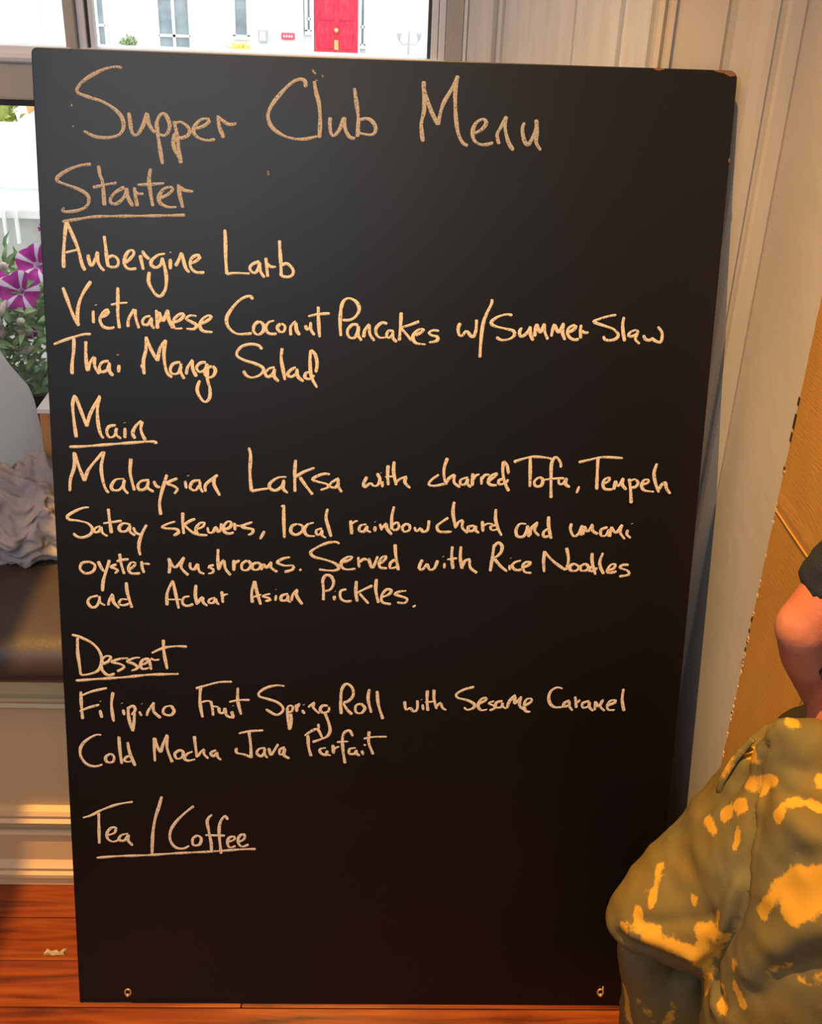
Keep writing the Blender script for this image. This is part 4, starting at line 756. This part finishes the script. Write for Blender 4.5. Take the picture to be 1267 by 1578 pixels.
for i in range(900):
    c = Vector((rh.uniform(-4.6, -3.42), rh.uniform(9.35, 9.75), rh.uniform(-.1, .5)))
    add_leaf(bm, c, Vector((rh.gauss(0, 1), rh.gauss(-.5, 1), rh.gauss(0, 1))), Vector((rh.gauss(0, 1), -1, 1)), .09, .05)
hd = empty('hedge', (-4, 9.6, -.58), 'bright green hedge above the white wall across the road', 'hedge')
o = from_bm('hedge_foliage', bm, M_hedge, hd); o['kind'] = 'stuff'
add = bmesh.new(); add_box(add, (-4.6, 9.4, -.58), (-3.48, 9.75, .35), .05); from_bm('hedge_core', add, M_hedge, hd)
# terrace facade
fc = empty('terrace_house', (-3, 20, -.58), 'white rendered terrace across the street with sash windows', 'house')
FY = 20.0
box('facade_wall', (-14, FY, -.58), (8, FY+.4, 6), M_render, fc)
box('cream_band', (-2.0, FY-.05, -.58), (-1.44, FY, 3), M_cream, fc, .01)
box('cream_band', (-.28, FY-.04, -.58), (.50, FY, 3), M_cream, fc, .01)
box('drainpipe', (-6.07, FY-.08, -.58), (-6.02, FY, 5), M_cream, fc, .01)
def fwin(x0, x1, z0, z1, bars_v, bars_h):
    w_ = box('house_window', (x0, FY-.02, z0), (x1, FY+.0, z1), M_glassd, fc)
    t = .035
    fr = [(x0-t, x1+t, z0-t*1.6, z0+t*.6), (x0-t, x0+t*.4, z0, z1), (x1-t*.4, x1+t, z0, z1)] + [(b_-t*.7, b_+t*.7, z0, z1) for b_ in bars_v] + [(x0, x1, b_-t*.6, b_+t*.6) for b_ in bars_h]
    for a, b_, c, d in fr:
        box('glazing_bar', (a, FY-.06, c), (b_, FY-.021, d), M_whitetop, w_)
fwin(-3.97, -3.42, -.50, 1.2, (-3.70,), (-.25, .45)); fwin(-2.63, -2.40, -.22, 1.3, (), (.5,)); fwin(-5.35, -5.22, -.5, 1.2, (), (.1,)); fwin(-5.03, -4.90, -.5, 1.2, (), (-.12,))
fwin(-1.36, -1.29, -.10, 1.2, (), (.1,)); fwin(-.41, -.34, -.30, 1.2, (), (.0,))
for x in (-1.44, -1.25, -.44, -.30): box('pilaster', (x-.022, FY-.10, -.58), (x+.022, FY, 1.9), M_whitetop, fc, .01)
dr = empty('front_door', (-.825, FY-.12, -.45), 'red panelled front door across the street', 'door')
box('door_leaf', (-1.215, FY-.14, -.44), (-.455, FY-.105, 1.6), M_redp, dr, .01)
for (a, b_, c, d) in ((-1.13, -.88, -.36, -.02), (-.79, -.54, -.36, -.02), (-1.13, -.88, .10, .9), (-.79, -.54, .10, .9)): box('door_panel', (a, FY-.165, c), (b_, FY-.14, d), M_redp, dr, .01)
box('letter_plate', (-.875, FY-.175, -.38), (-.795, FY-.14, -.22), M_brass, dr, .008)
bm = bmesh.new(); add_ball(bm, (-.835, FY-.175, -.06), .045); from_bm('door_knob', bm, M_brass, dr, True)
st = tag(box('doorstep', (-1.23, FY-.5, -.58), (-.47, FY-.15, -.455), M_whitetop, None, .01), 'pale stone step below the red front door', 'step')
sg = empty('wall_sign', (-1.69, FY-.08, -.19), 'small rounded pink-red sign on the pale wall left of the red door', 'sign')
box('sign_plate', (-1.81, FY-.10, -.245), (-1.575, FY-.051, -.135), M_pink, sg, .02)
for k in range(4): box('sign_letter', (-1.77+k*.045, FY-.106, -.21), (-1.745+k*.045, FY-.1, -.17), M_star, sg)
pq = empty('wall_plaque', (-2.14, FY-.05, -.2), 'small grey stone plaque on the white facade', 'plaque')
box('plaque_frame', (-2.22, FY-.05, -.31), (-2.06, FY, -.105), M_stone, pq, .01); box('plaque_face', (-2.19, FY-.06, -.28), (-2.09, FY-.05, -.135), M_cream, pq)
def pot(x, y_, z0, R, mt, nm, lab):
    e = empty(nm, (x, y_, -.58), lab, 'plant')
    lathe('pot', [(R*.6, -.58), (R*.9, z0)], (x, y_), M_stone, e, 20); bm = bmesh.new()
    for i in range(150):
        c = Vector((x+rf.gauss(0, R*.5), y_+rf.gauss(0, R*.4), z0+abs(rf.gauss(0, R*.45)))); add_leaf(bm, c, Vector((rf.gauss(0, 1), rf.gauss(-.5, 1), rf.gauss(.5, 1))), Vector((0, -1, 1)), R*.4, R*.3)
    o = from_bm('blooms', bm, mt, e); o['kind'] = 'stuff'
pot(-2.52, FY-.35, -.47, .16, M_yel, 'flower_pot', 'pot of yellow flowers below the narrow white window across the street')
pot(-4.45, FY-.3, -.40, .13, M_leaf, 'shrub_pot', 'green shrub in a pot by the white facade, left of the paired windows')
lp = empty('street_lamp', (.44, FY-1.0, -.58), 'dark wall lamp with two lanterns right of the red door', 'lamp')
bm = bmesh.new(); add_loft(bm, [(.42, FY-1, -.58), (.43, FY-1, .03)], [.02, .016], 8); from_bm('lamp_post', bm, M_stone, lp)
for s in (-1, 1):
    bm = bmesh.new(); add_loft(bm, [(.43, FY-1, -.16), (.43+s*.10, FY-1, -.18), (.43+s*.17, FY-1, -.10)], [.012]*3, 8); a_ = from_bm('lamp_arm', bm, M_stone, lp)
    bm = bmesh.new(); add_loft(bm, [(.43+s*.17, FY-1, -.10), (.43+s*.17, FY-1, .0), (.43+s*.17, FY-1, .05)], [.022, .045, .012], 8); from_bm('lantern', bm, M_stone, lp)
car = empty('parked_car', (.6, FY-1.6, -.58), 'blue parked car partly hidden below the lamp', 'car')
slab_y('car_body', [(.33, -.58), (.33, -.42), (.40, -.40), (.46, -.30), (.80, -.29), (.84, -.40), (1.3, -.42), (1.3, -.58)], FY-1.9, FY-1.3, M_blue, car)
slab_y('car_window', [(.45, -.40), (.49, -.32), (.77, -.31), (.80, -.40)], FY-1.92, FY-1.901, M_glassd, car)
# low white parapet just beyond the pavement
pr_ = empty('parapet', (-1.2, 2.0, -.58), 'low grey parapet with white coping outside the lower window pane', 'parapet')
box('parapet_wall', (-3, 2.0, -.58), (1.2, 2.18, .868), M_stone, pr_, .004); box('coping', (-3, 1.97, .869), (1.2, 2.2, .898), M_whitetop, pr_, .008)
for x in (-1.10, -1.065, -1.40): box('coping_pin', (x-.004, 1.955, .80), (x+.004, 1.969, .899), M_whitetop, pr_)
